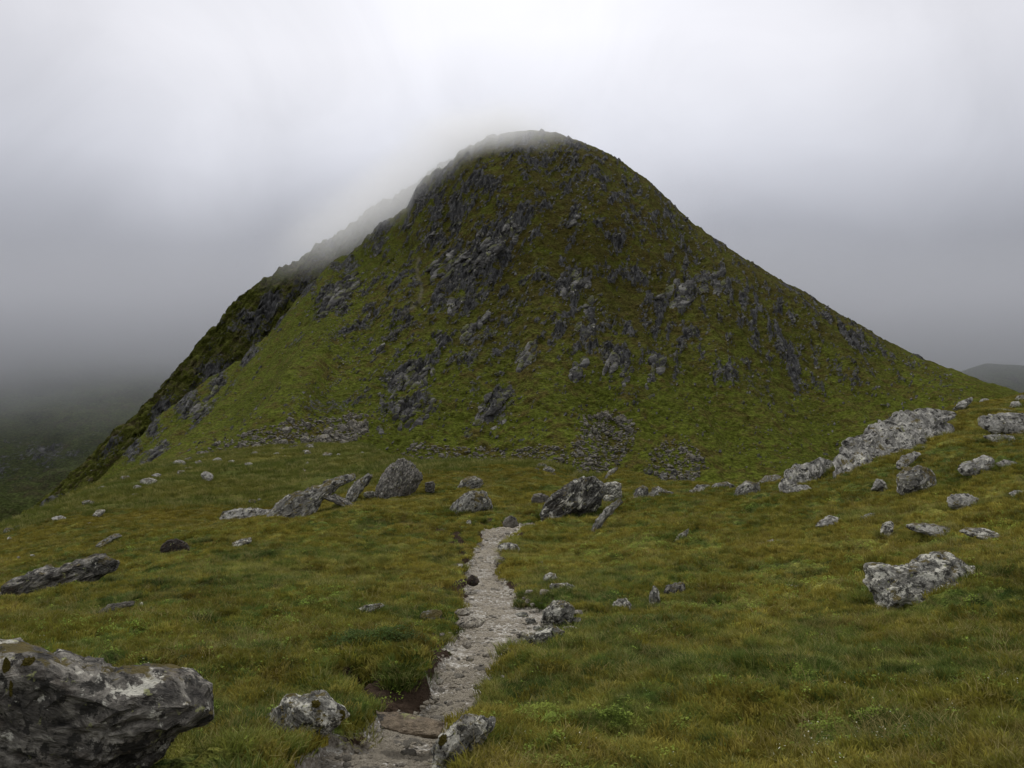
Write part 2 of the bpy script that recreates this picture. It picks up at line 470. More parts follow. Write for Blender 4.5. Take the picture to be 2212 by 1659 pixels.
# ------------------------------------------------------------------ the near ground as one fan-shaped sheet
YL = [1.2, 2, 3, 4.5, 6.5, 9, 13, 18, 25, 30, 36, 45, 60, 80, 110, 150, 200, 260]
GT = {  # picture column: height of the ground in the picture at each distance of YL
 -500: [3300, 2376, 1900, 1600, 1440, 1350, 1290, 1262, 1250, 1240, 1232, 1222, 1210, 1235, 1290, 1350, 1400, 1450],
    0: [3330, 2376, 1935, 1655, 1480, 1375, 1310, 1272, 1238, 1220, 1200, 1178, 1152, 1142, 1165, 1240, 1300, 1340],
  180: [3350, 2380, 1940, 1660, 1485, 1375, 1300, 1245, 1205, 1188, 1168, 1140, 1108, 1078, 1062, 1085, 1130, 1180],
  330: [3350, 2380, 1942, 1668, 1490, 1375, 1292, 1226, 1178, 1160, 1156, 1138, 1096, 1052, 1022, 1005, 1025, 1080],
  480: [3350, 2378, 1943, 1672, 1497, 1377, 1288, 1215, 1158, 1136, 1150, 1140, 1092, 1045, 1006, 984, 978, 1050],
  650: [3350, 2376, 1944, 1676, 1503, 1379, 1285, 1210, 1148, 1120, 1112, 1108, 1078, 1036, 1000, 974, 960, 1040],
  780: [3350, 2376, 1945, 1678, 1506, 1380, 1283, 1207, 1143, 1112, 1092, 1072, 1052, 1020, 990, 964, 970, 1050],
  860: [3350, 2376, 1945, 1679, 1508, 1381, 1282, 1205, 1140, 1110, 1088, 1062, 1030, 998, 996, 1010, 1030, 1080],
 1000: [3350, 2376, 1945, 1680, 1510, 1382, 1281, 1205, 1137, 1106, 1080, 1050, 1014, 1003, 1030, 1060, 1080, 1120],
 1150: [3345, 2374, 1942, 1678, 1508, 1380, 1280, 1204, 1134, 1102, 1078, 1044, 1008, 1002, 1040, 1080, 1100, 1140],
 1270: [3330, 2368, 1938, 1674, 1503, 1376, 1277, 1200, 1128, 1096, 1070, 1050, 1035, 1060, 1100, 1130, 1150, 1170],
 1340: [3320, 2360, 1932, 1670, 1498, 1372, 1272, 1194, 1120, 1084, 1045, 1018, 1045, 1090, 1130, 1150, 1160, 1180],
 1460: [3300, 2345, 1918, 1660, 1488, 1362, 1260, 1182, 1105, 1070, 1048, 1060, 1090, 1130, 1160, 1170, 1180, 1190],
 1600: [3270, 2325, 1900, 1645, 1474, 1348, 1242, 1164, 1088, 1060, 1062, 1085, 1120, 1160, 1190, 1200, 1200, 1210],
 1750: [3230, 2300, 1878, 1628, 1456, 1328, 1220, 1138, 1058, 1030, 1045, 1080, 1130, 1180, 1210, 1220, 1220, 1230],
 1880: [3190, 2275, 1858, 1612, 1440, 1310, 1196, 1108, 1016, 972, 975, 1010, 1080, 1150, 1200, 1220, 1220, 1230],
 2030: [3150, 2245, 1835, 1594, 1420, 1286, 1166, 1072, 972, 918, 888, 910, 990, 1080, 1140, 1160, 1180, 1200],
 2212: [3100, 2210, 1808, 1572, 1396, 1258, 1130, 1034, 940, 896, 868, 862, 900, 960, 1030, 1080, 1120, 1160],
 2750: [2960, 2120, 1740, 1510, 1330, 1180, 1040, 950, 870, 830, 800, 780, 780, 800, 850, 900, 960, 1000],
}
NC, NR = 880, 640
gx = np.linspace(-480, 2700, NC)                     # picture columns
lny = np.concatenate([np.linspace(math.log(1.25), math.log(3.2), 50, endpoint=False),
                      np.linspace(math.log(3.2), math.log(45), 460, endpoint=False),
                      np.linspace(math.log(45), math.log(255), 130)])
gxs = sorted(GT)
_tab = np.array([pchip(np.log(YL), px_t(np.array(GT[c], float)), lny) for c in gxs])      # (cols, NR)
T0 = np.array([pchip(gxs, _tab[:, j], gx) for j in range(NR)]).T                          # (NC, NR)
ga = px_a(gx)
GY = np.exp(lny)[None, :].repeat(NC, 0)
GX = ga[:, None] * GY
GZ = T0 * GY

def hit_cols(cols_x, Yg, Tg, x, v):
    """first place along the picture ray (x, v) where the surface comes up to it -> X, Y, Z or None"""
    if x < cols_x[0] or x > cols_x[-1]:
        return None
    c = np.interp(x, cols_x, np.arange(len(cols_x)))
    c0 = min(int(c), len(cols_x) - 2); f = c - c0
    tt = Tg[c0] * (1 - f) + Tg[c0 + 1] * f
    yy = Yg[c0] * (1 - f) + Yg[c0 + 1] * f
    tp = px_t(v)
    up = np.nonzero(tt >= tp)[0]
    if len(up) == 0:
        return None
    j = up[0]
    if j == 0:
        Y = yy[0]
    else:
        w = (tp - tt[j - 1]) / max(1e-9, tt[j] - tt[j - 1])
        Y = yy[j - 1] + w * (yy[j] - yy[j - 1])
    return px_a(x) * Y, Y, tp * Y

def ghit(x, v): return hit_cols(gx, GY, T0, x, v)

# path: picture column, picture row, half width
PATH = [(795, 1720, 158), (808, 1659, 142), (845, 1600, 112), (880, 1560, 90), (950, 1525, 66), (985, 1500, 58), (1012, 1450, 60), (1035, 1400, 74),
        (1068, 1350, 84), (1066, 1300, 62), (1048, 1250, 38), (1045, 1200, 30), (1064, 1160, 27), (1108, 1138, 48), (1145, 1126, 44), (1178, 1120, 32)]
def world_line(pts, n=14):
    out = []
    for (x0, v0, w0), (x1, v1, w1) in zip(pts[:-1], pts[1:]):
        for k in range(n):
            s = k / n
            h = ghit(x0 + (x1 - x0) * s, v0 + (v1 - v0) * s)
            if h:
                out.append((h[0], h[1], (w0 + (w1 - w0) * s) / F * h[1]))
    return np.array(out)
pl = world_line(PATH)

def line_field(line, X, Y, ymax, pad=0.6):
    """signed distance / half width: value <1 inside"""
    out = np.full(X.shape, 9.0)
    sel = (Y < ymax)
    xs, ys = X[sel], Y[sel]
    best = np.full(xs.shape, 9.0)
    for lx, ly, w in line:
        d = np.hypot(xs - lx, (ys - ly) * 0.8) / max(w, 0.02)
        np.minimum(best, d, out=best)
    out[sel] = best
    return out
wig = fbm2(GX * 1.6, GY * 1.6, 3, 3.0)
pf = line_field(pl, GX, GY, 34)
trod = smooth(1.38, 0.85, pf + wig * 0.55 + 0.35 * fbm2(GX * 5, GY * 5, 3, 41.0))

SOIL = [([(868, 1153, 5), (920, 1150, 7), (985, 1158, 8), (1020, 1175, 14)], 1),
        ([(1010, 1180, 14), (1002, 1230, 16), (985, 1290, 26)], 1),
        ([(960, 1180, 8), (1000, 1150, 12), (1060, 1120, 14)], 1),
        ([(930, 1300, 16), (985, 1288, 20)], 1),
        ([(1110, 1300, 28), (1165, 1290, 26), (1185, 1310, 14)], 1),
        ([(750, 1470, 26), (800, 1492, 36), (880, 1520, 44), (930, 1490, 22)], 1),
        ([(1130, 1345, 30), (1185, 1352, 30), (1240, 1372, 14)], 1),
        ([(480, 1590, 34), (540, 1600, 26)], 1), ([(720, 1450, 10), (760, 1455, 12)], 1),
        ([(950, 1400, 20), (935, 1450, 22)], 1),
        ([(1900, 1170, 7), (1980, 1172, 6)], 1), ([(560, 1330, 10), (640, 1312, 10)], 1)]
soil = np.zeros_like(GX)
for line, _ in SOIL:
    sf = line_field(world_line(line, 6), GX, GY, 34)
    soil = np.maximum(soil, smooth(1.5, 0.7, sf))
soil = np.maximum(soil, 0.9 * smooth(1.9, 1.25, pf + wig * 0.6) * smooth(-0.1, 0.25, fbm2(GX * 0.9, GY * 0.9, 2, 8.0)))

for ln_ in ([(1125, 1300, 26), (1165, 1325, 30), (1150, 1375, 34), (1200, 1372, 16)], [(1130, 1290, 12), (1160, 1292, 14)]):
    trod = np.maximum(trod, 0.85 * smooth(1.3, 0.8, line_field(world_line(ln_, 8), GX, GY, 34) + wig * 0.5))
# relief: swells, hummocks, tussocks; smaller further off only where the mesh can carry it
fade = smooth(1.5, 4, GY)
rel = 0.075 * fbm2(GX * 0.45, GY * 0.45, 2, 1.0) * np.clip(GY / 6, 0.5, 4.0)
hum = np.abs(fbm2(GX * 1.3 + 3, GY * 1.0, 3, 2.0))
rel += (0.22 * (0.35 - hum) * smooth(0.0, 0.25, fbm2(GX * 0.5, GY * 0.5, 2, 6.0) + 0.15)) * (1 - trod)
rel += 0.075 * fbm2(GX * 3.2, GY * 2.6, 3, 4.0) * (1 - trod) * smooth(60, 25, GY)
rel += 0.022 * fbm2(GX * 11, GY * 9, 2, 5.0) * smooth(14, 7, GY)
rel += 0.16 * fbm2(GX * 0.22, GY * 0.16, 3, 9.0) * smooth(12, 40, GY)
rel += smooth(45, 90, GY) * (0.55 * fbm2(GX / 9, GY / 11, 4, 14.0, 0.6) + 0.3 * np.abs(fbm2(GX / 3.5, GY / 5, 3, 15.0)))
rel -= 0.13 * trod + 0.06 * soil * (1 - trod)
rel += 0.025 * np.clip(fbm2(GX * 2.2, GY * 2.2, 3, 33.0), -0.3, 0.5) * trod * smooth(20, 8, GY)
# the mound of bilberry beside the path
mh = ghit(820, 1440)
rel += 0.24 * np.exp(-(((GX - mh[0]) / 0.55) ** 2 + ((GY - mh[1]) / 0.7) ** 2)) * (1 - trod)
mh2 = ghit(900, 1480)
rel += 0.12 * np.exp(-(((GX - mh2[0]) / 0.22) ** 2 + ((GY - mh2[1]) / 0.4) ** 2)) * (1 - trod)
GZ = GZ + rel * fade
T1 = GZ / GY
gm = mesh_arrays('ground', np.stack([GX, GY, GZ], -1).reshape(-1, 3), grid_faces(NC, NR))
add_attr(gm, 'trod', trod); add_attr(gm, 'soil', soil); add_attr(gm, 'rock', np.zeros_like(GX))
ground = tag(link('ground', gm, GROUND_MAT), kind='structure')

def gz_at(X, Y):
    """height of the near ground"""
    X = np.asarray(X, float); Y = np.asarray(Y, float)
    c = np.clip((X / Y * F + CX - gx[0]) / (gx[1] - gx[0]), 0, NC - 1.001)
    r = np.clip(np.interp(np.log(Y), lny, np.arange(NR)), 0, NR - 1.001)
    c0 = c.astype(int); r0 = r.astype(int); fc = c - c0; fr = r - r0
    def s(A): return (A[c0, r0] * (1 - fc) * (1 - fr) + A[c0 + 1, r0] * fc * (1 - fr) + A[c0, r0 + 1] * (1 - fc) * fr + A[c0 + 1, r0 + 1] * fc * fr)
    return s(GZ), s(trod), s(soil)

# ------------------------------------------------------------------ the mountain
MS = [(-60, 1230), (60, 1140), (100, 1115), (150, 1085), (209, 1045), (289, 964), (350, 894), (411, 844), (497, 790), (580, 722), (626, 664), (678, 605), (714, 575), (770, 531),
      (817, 487), (880, 447), (898, 414), (935, 375), (979, 351), (994, 324), (1030, 306), (1060, 293), (1100, 283), (1160, 279),
      (1200, 284), (1235, 300), (1290, 318), (1340, 345), (1400, 388), (1440, 428), (1500, 482), (1560, 526), (1610, 560), (1700, 615),
      (1800, 672), (1900, 726), (1965, 762), (2050, 796), (2130, 824), (2212, 850), (2400, 895), (2760, 980)]
MYS = [(-60, 235), (60, 252), (283, 290), (500, 330), (700, 350), (900, 362), (1160, 370), (1500, 358), (1800, 340), (2000, 322), (2212, 300), (2760, 260)]
MFY = [(-60, 175), (60, 178), (283, 176), (500, 186), (700, 190), (850, 190), (1000, 185), (1160, 180), (1400, 172), (1600, 166), (1800, 160), (2212, 160), (2760, 160)]
MFV = [(-60, 1270), (60, 1200), (180, 1100), (283, 1045), (400, 1005), (500, 992), (700, 975), (850, 995), (1000, 1030), (1160, 1045), (1400, 1080), (1600, 1110), (1800, 1130), (2212, 1110), (2760, 1100)]
def poly(p, x): return np.interp(x, [q[0] for q in p], [q[1] for q in p])
def spoly(p, x): return pchip([q[0] for q in p], [q[1] for q in p], x)

MC, MR = 900, 430
mx = np.linspace(-55, 2750, MC)
gg = np.concatenate([np.linspace(-0.25, 0.0, 20, endpoint=False), np.linspace(0, 0.97, MR - 60, endpoint=False), 1 - (1 - np.linspace(0, 1, 40)) ** 2 * 0.03])
s_face = np.where(gg < 0, gg / 1.55, 1 - np.abs(1 - gg) ** (1 / 1.55))
n_front = len(gg)
s_back = np.linspace(1.02, 1.5, 20) ** 1.0
sb = np.concatenate([s_face, s_back])
gb = np.concatenate([gg, 1 - (s_back - 1) ** 1.3 * 2.2])
yf, ys = spoly(MFY, mx), spoly(MYS, mx)
tf_, ts_ = px_t(spoly(MFV, mx)), px_t(poly(MS, mx))
MY = yf[:, None] + (ys - yf)[:, None] * sb[None, :]
MT = tf_[:, None] + (ts_ - tf_)[:, None] * gb[None, :]
MX = px_a(mx)[:, None] * MY
MZ = MT * MY
MV = VH - MT * F
XX = mx[:, None].repeat(MT.shape[1], 1)

def blob(x, v, rx, rv, ang=0.0):
    ca, sa = math.cos(R(ang)), math.sin(R(ang))
    dx, dv = XX - x, MV - v
    p = dx * ca - dv * sa; q = dx * sa + dv * ca
    return np.exp(-((p / rx) ** 2 + (q / rv) ** 2))

ROCKY = [(285, 968, 34, 9, 45, .8), (330, 918, 30, 9, 45, .75), (400, 858, 36, 10, 38, .85), (470, 815, 34, 10, 36, .8), (540, 762, 34, 11, 40, .85), (610, 690, 34, 12, 45, .85), (668, 625, 32, 13, 48, .85), (740, 570, 36, 13, 42, .7), (820, 500, 34, 14, 42, .7), (900, 430, 30, 16, 50, .7), (960, 375, 26, 14, 40, .6), (1040, 540, 120, 34, 32, .9), (980, 590, 60, 30, 40, .7), (1000, 430, 90, 40, 30, .5), (930, 490, 60, 22, 45, .55), (720, 640, 60, 26, 42, .8), (700, 670, 30, 14, 50, .8),
         (880, 825, 62, 26, 30, .8), (880, 905, 66, 30, 25, .8), (1065, 890, 40, 40, 60, .7), (1220, 612, 36, 28, 40, .6), (1262, 690, 24, 42, 70, .6),
         (1460, 625, 56, 30, 10, .55), (1545, 610, 40, 30, 0, .5), (1330, 790, 46, 34, 70, .5), (1180, 350, 120, 30, 10, .4), (1240, 475, 26, 20, 60, .5),
         (1350, 430, 80, 20, -35, .35), (640, 745, 30, 14, 50, .5), (780, 690, 90, 10, 42, .5), (840, 620, 60, 12, 55, .4), (1140, 480, 70, 30, 30, .5),
         (1700, 760, 60, 26, -20, .4), (1850, 740, 60, 20, -20, .4), (1560, 830, 30, 40, 60, .4), (440, 880, 60, 12, 45, .7), (330, 975, 60, 12, 42, .7), (500, 830, 30, 12, 40, .5),
         (1200, 700, 40, 20, 60, .4), (1000, 720, 30, 16, 40, .5), (1300, 940, 60, 50, 30, .45), (1440, 1000, 50, 30, 0, .4), (700, 920, 120, 24, 20, .45), (550, 930, 70, 18, 30, .35), (1100, 985, 90, 14, 0, .35)]
rock = np.zeros_like(MT)
for x, v, rx, rv, an, st in ROCKY:
    rock = np.maximum(rock, st * blob(x, v, rx, rv, an))
# steep left shoulder and general patchiness, running with the grain of the layers (up to the right)
pu = (MX * 0.5 + MZ * 0.87); pw = (MX * 0.87 - MZ * 0.5)
patch = 0.4 * fbm2(pw / 12.0, pu / 17.0, 5, 2.0, 0.62) + 0.8 * fbm2(pw / 2.8, pu / 6.5, 4, 12.0, 0.62)
upper = smooth(1000, 700, MV) * smooth(560, 900, XX) * smooth(2250, 1900, XX)
rock += upper * (0.22 + 1.05 * patch)
rock = np.clip(rock + 0.25 * patch * smooth(0.1, 0.4, rock), 0, 1.1)
mtn_trail = []
TRAIL = [[(905, 520), (900, 560), (912, 600), (905, 640), (890, 665), (868, 690)], [(640, 900), (612, 985), (625, 1003), (658, 1018), (664, 1040)]]
edge = smooth(1.0, 0.9, gb)[None, :] * 0.9 + 0.1
big = fbm2(MX / 46.0, MZ / 60.0, 3, 1.0)
gul = fbm2(MX / 17.0 + MZ / 60.0, MZ / 70.0, 3, 4.0)
crag = np.abs(fbm2(pw / 4.2, pu / 13.0, 4, 7.0, 0.6))
crag2 = fbm2(pw / 1.6, pu / 5.0, 4, 3.0, 0.65)
dz = 8.5 * big * edge + 4.2 * gul * edge + 0.7 * fbm2(MX / 2.4, MZ / 1.1, 3, 5.0, 0.65) * (0.4 + 0.6 * edge)
rk = smooth(0.25, 0.75, rock)
dz += rk * (2.2 * (0.42 - crag) + 1.1 * crag2) * (0.5 + 0.5 * edge)
dz *= smooth(-0.25, 0.12, gb)[None, :]
MZ = MZ + dz + 2.0 * fbm2(MX / 8.0, MX * 0 + 1.5, 5, 2.0, 0.66) * smooth(0.8, 1.0, gb)[None, :] * (0.35 + 0.65 * smooth(1200, 950, XX))
dy = rk * 1.6 * crag2 + 0.5 * fbm2(MX / 3.0, MZ / 1.5, 2, 9.0)
MY = MY - dy
MT1 = MZ / MY
mtrod = np.zeros_like(MT)
mm = mesh_arrays('mountain', np.stack([MX, MY, MZ], -1).reshape(-1, 3), grid_faces(MC, len(gb)))
for tl in TRAIL[:1]:
    for (x0, v0), (x1, v1) in zip(tl[:-1], tl[1:]):
        for k in range(12):
            s = k / 12
            mtrod = np.maximum(mtrod, np.exp(-(((XX - (x0 + (x1 - x0) * s)) / 3.2) ** 2 + ((MV - (v0 + (v1 - v0) * s)) / 4.0) ** 2)))
add_attr(mm, 'heath', 0.15 + 0.85 * smooth(560, 1150, XX) * smooth(1000, 640, MV)); add_attr(mm, 'rock', rock); add_attr(mm, 'trod', mtrod)
mountain = tag(link('mountain', mm, HILL_MAT), kind='structure')
def mhit(x, v): return hit_cols(mx, MY[:, :n_front], MT1[:, :n_front], x, v)

# ---- the craggy flank behind the left shoulder
FS = [(-260, 1390), (-100, 1240), (0, 1152), (60, 1106), (120, 1056), (180, 1003), (250, 930), (300, 893), (331, 860), (380, 800), (442, 726), (470, 700), (500, 660), (512, 652), (564, 609),
      (632, 569), (722, 509), (788, 461), (836, 430), (913, 390), (930, 372), (945, 358), (975, 342), (1040, 340), (1150, 360), (1250, 420)]
QC, QR = 560, 200
qx = np.linspace(-255, 1240, QC)
qg = 1 - (1 - np.linspace(0, 1, 150)) ** 1.3
qs_face = 1 - np.abs(1 - qg) ** (1 / 1.5)
qs = np.concatenate([qs_face, np.linspace(1.03, 1.9, QR - 150)])
qgb = np.concatenate([qg, 1 - (np.linspace(0.03, 0.9, QR - 150)) ** 1.3 * 1.6])
q0 = poly(MYS, qx) - 4
q1 = poly(MYS, qx) + 48
qtf = px_t(poly(MS, np.maximum(qx, -55)) + 150 - 60 * (qx < 300))
qts = px_t(poly(FS, qx))
QY = q0[:, None] + (q1 - q0)[:, None] * qs[None, :]
QT = qtf[:, None] + (qts - qtf)[:, None] * qgb[None, :]
QX = px_a(qx)[:, None] * QY
QZ = QT * QY
qpu = (QX * 0.6 + QZ * 0.8); qpw = (QX * 0.8 - QZ * 0.6)
qcr = np.abs(fbm2(qpw / 7.0, qpu / 16.0, 5, 1.0, 0.6))
qc2 = fbm2(qpw / 2.0, qpu / 6.0, 4, 2.0, 0.65)
qtop = smooth(0.93, 0.8, qgb)[None, :]
qrock = 0.10 + 0.35 * qtop + 0.9 * fbm2(QX / 14, QZ / 14, 4, 3.0)
QZ = QZ + (5.5 * (0.3 - qcr) * (0.3 + 0.7 * qtop) + 1.5 * qc2 + 2.2 * fbm2(QX / 9.0, QX * 0 + 3, 4, 2.0, 0.6))
QY = QY - 2.5 * qc2 - 4 * qcr
qm = mesh_arrays('mountain_flank', np.stack([QX, QY, QZ], -1).reshape(-1, 3), grid_faces(QC, QR))
add_attr(qm, 'rock', qrock); add_attr(qm, 'trod', np.zeros_like(QT))
tag(link('mountain_flank', qm, FLANK_MAT), kind='structure')

# ---- far side of the valley (left) and the far hill (right), both running up into the cloud
def far_hill(name, xs, sky_pts, Y0, Y1, v_foot, cols, rows, seed, amp, smat):
    hx = np.linspace(xs[0], xs[1], cols)
    s = np.linspace(0, 1.35, rows)
    g = np.where(s < 1, 1 - np.abs(1 - np.minimum(s, 1)) ** 1.35, 1 - np.abs(s - 1) ** 1.2 * 1.2)
    y0 = np.full(cols, float(Y0)); y1 = np.full(cols, float(Y1))
    HY = y0[:, None] + (y1 - y0)[:, None] * s[None, :]
    tt0 = px_t(np.full(cols, float(v_foot))); tt1 = px_t(poly(sky_pts, hx))
    HT = tt0[:, None] + (tt1 - tt0)[:, None] * g[None, :]
    HX = px_a(hx)[:, None] * HY
    HZ = HT * HY + amp * fbm2(HX / 150 + HY / 300, HY / 110 - HX / 400, 5, seed, 0.55)
    HY = HY + amp * 0.6 * fbm2(HX / 60, HZ / 60, 3, seed + 2)
    me = mesh_arrays(name, np.stack([HX, HY, HZ], -1).reshape(-1, 3), grid_faces(cols, rows))
    add_attr(me, 'rock', 0.12 + 0.75 * fbm2(HX / 60, HZ / 30, 5, seed + 1, 0.6)); add_attr(me, 'trod', np.zeros_like(HT))
    return tag(link(name, me, smat), kind='structure')
far_hill('valley_hillside', (-900, 900), [(-900, 690), (900, 740)], 480, 980, 1290, 300, 200, 2.0, 24, FAR_MAT)
far_hill('distant_hill', (1700, 3200), [(1700, 930), (1950, 840), (2080, 802), (2130, 788), (2212, 794), (2500, 770), (3200, 740)], 520, 600, 1100, 160, 60, 5.0, 3, FAR_MAT)
# low ground under the cloud that carries everything out to the horizon
vm = mesh_arrays('valley_floor', [(-3000, -1500, -330), (3000, -1500, -330), (3000, 3500, -330), (-3000, 3500, -330)], np.array([[0, 1, 2, 3]]))
add_attr(vm, 'rock', np.zeros(4)); add_attr(vm, 'trod', np.zeros(4))
tag(link('valley_floor', vm, FAR_MAT), kind='structure')

# ------------------------------------------------------------------ cloud
def cloud_obj(name, verts_bm, dens_build, tint=(0.995, 0.996, 0.998), g=0.45):
    me = bpy.data.meshes.new(name); verts_bm.to_mesh(me); verts_bm.free()
    m = bpy.data.materials.new(name + '_vapour'); m.use_nodes = True
    t = m.node_tree; t.nodes.clear()
    out = N(t, 'ShaderNodeOutputMaterial')
    pv = N(t, 'ShaderNodeVolumePrincipled')
    pv.inputs['Color'].default_value = (*tint, 1)
    pv.inputs['Anisotropy'].default_value = g
    t.links.new(dens_build(t), pv.inputs['Density'])
    t.links.new(pv.outputs[0], out.inputs['Volume'])
    o = link(name, me, m)
    return tag(o, kind='stuff')

def summit_density(t):
    tcn = N(t, 'ShaderNodeTexCoord')
    ln = N(t, 'ShaderNodeVectorMath', operation='LENGTH')
    t.links.new(tcn.outputs['Object'], ln.inputs[0])
    g = N(t, 'ShaderNodeNewGeometry')
    nz = noise_tex(t, g.outputs['Position'], 0.03, 5, 0.6, 0.6)
    r = math_node(t, 'ADD', ln.outputs['Value'], math_node(t, 'MULTIPLY', math_node(t, 'SUBTRACT', nz, 0.5), 0.6))
    return math_node(t, 'MULTIPLY', ramp(t, r, [(0.10, 1.0), (0.95, 0.0)], 'EASE'), 0.034)
def ellipsoid(name, c, rad, rotz, dens):
    bm = bmesh.new(); bmesh.ops.create_icosphere(bm, subdivisions=4, radius=1.0)
    o = cloud_obj(name, bm, dens)
    o.location = c; o.scale = rad; o.rotation_euler = (0, 0, rotz)
    return o
veil = ellipsoid('cloud', (-43, 368, 55), (80, 58, 22), 0, summit_density)
veil.rotation_euler = (0, R(-31), 0)
ellipsoid('cloud', (-6, 354, 74), (46, 50, 15), 0, summit_density)

def bank_density(t):
    g = N(t, 'ShaderNodeNewGeometry')
    sp = N(t, 'ShaderNodeSeparateXYZ'); t.links.new(g.outputs['Position'], sp.inputs[0])
    nz = noise_tex(t, mapping(t, g.outputs['Position'], (1, 1, 2)), 0.008, 3, 0.5)
    z = math_node(t, 'ADD', sp.outputs[2], math_node(t, 'MULTIPLY', math_node(t, 'SUBTRACT', nz, 0.5), 62))
    return math_node(t, 'MULTIPLY', ramp(t, math_node(t, 'MULTIPLY', math_node(t, 'ADD', z, 95), 1 / 200, clamp=True),
                                         [(0.0, 0.0), (0.14, 0.04), (0.28, 0.22), (0.42, 0.75), (0.52, 0.8), (0.62, 0.3), (0.8, 0.07), (1.0, 0.0)]), 0.014)
bm = bmesh.new(); bmesh.ops.create_cube(bm, size=1.0)
bmesh.ops.scale(bm, vec=(1500, 420, 250), verts=bm.verts); bmesh.ops.translate(bm, vec=(-150, 690, 5), verts=bm.verts)
cloud_obj('cloud', bm, bank_density, (0.68, 0.69, 0.73), 0.2)

# ------------------------------------------------------------------ rocks
def ico(sub):
    bm = bmesh.new(); bmesh.ops.create_icosphere(bm, subdivisions=sub, radius=1.0)
    v = np.array([x.co[:] for x in bm.verts]); f = np.array([[y.index for y in x.verts] for x in bm.faces]); bm.free()
    return v, f
ICO = {k: ico(k) for k in (1, 2, 3, 4, 5, 6)}

def facet(v, f_seed, n, lo, hi, strength=0.9):
    r = np.random.default_rng(f_seed)
    for _ in range(n):
        d = r.normal(size=3); d /= np.linalg.norm(d)
        p = v @ d
        h = p.max() * r.uniform(lo, hi)
        over = np.maximum(p - h, 0)
        v = v - over[:, None] * d[None, :] * strength
    return v

def normals(v, f):
    n = np.zeros_like(v)
    c = np.cross(v[f[:, 1]] - v[f[:, 0]], v[f[:, 2]] - v[f[:, 0]])
    for k in range(3):
        np.add.at(n, f[:, k], c)
    return n / np.maximum(np.linalg.norm(n, axis=1), 1e-9)[:, None]

def layered(v, f, size, sn, seed, amp=1.0, steps=9.0):
    """erode along the layers: sn = layer normal"""
    n = normals(v, f)
    off = np.array([seed * 7.3 % 91, seed * 3.1 % 57, seed * 5.7 % 73])
    q = v / size
    along = (q @ sn)[:, None] * sn[None, :]
    c = (q - along) * 1.3 + along * steps + off
    d = noise3(c) * 0.11 + noise3(c * 2.3 + 9) * 0.065 + noise3(c * 5.1 + 3) * 0.03
    d -= 0.05 * smooth(0.12, 0.0, np.abs(noise3((q - along) * 1.0 + along * steps * 0.55 + off + 31)))
    ph = (q @ sn) * steps * 0.42 + noise3(q * 1.4 + off) * 1.3
    fr = ph - np.floor(ph)
    d += 0.085 * (fr - 0.5) * (1 - np.abs(n @ sn))
    d += noise3(q * 2.1 + off) * 0.09 + noise3(q * 5.0 + off) * 0.04
    return v + n * (d * size * amp)[:, None]

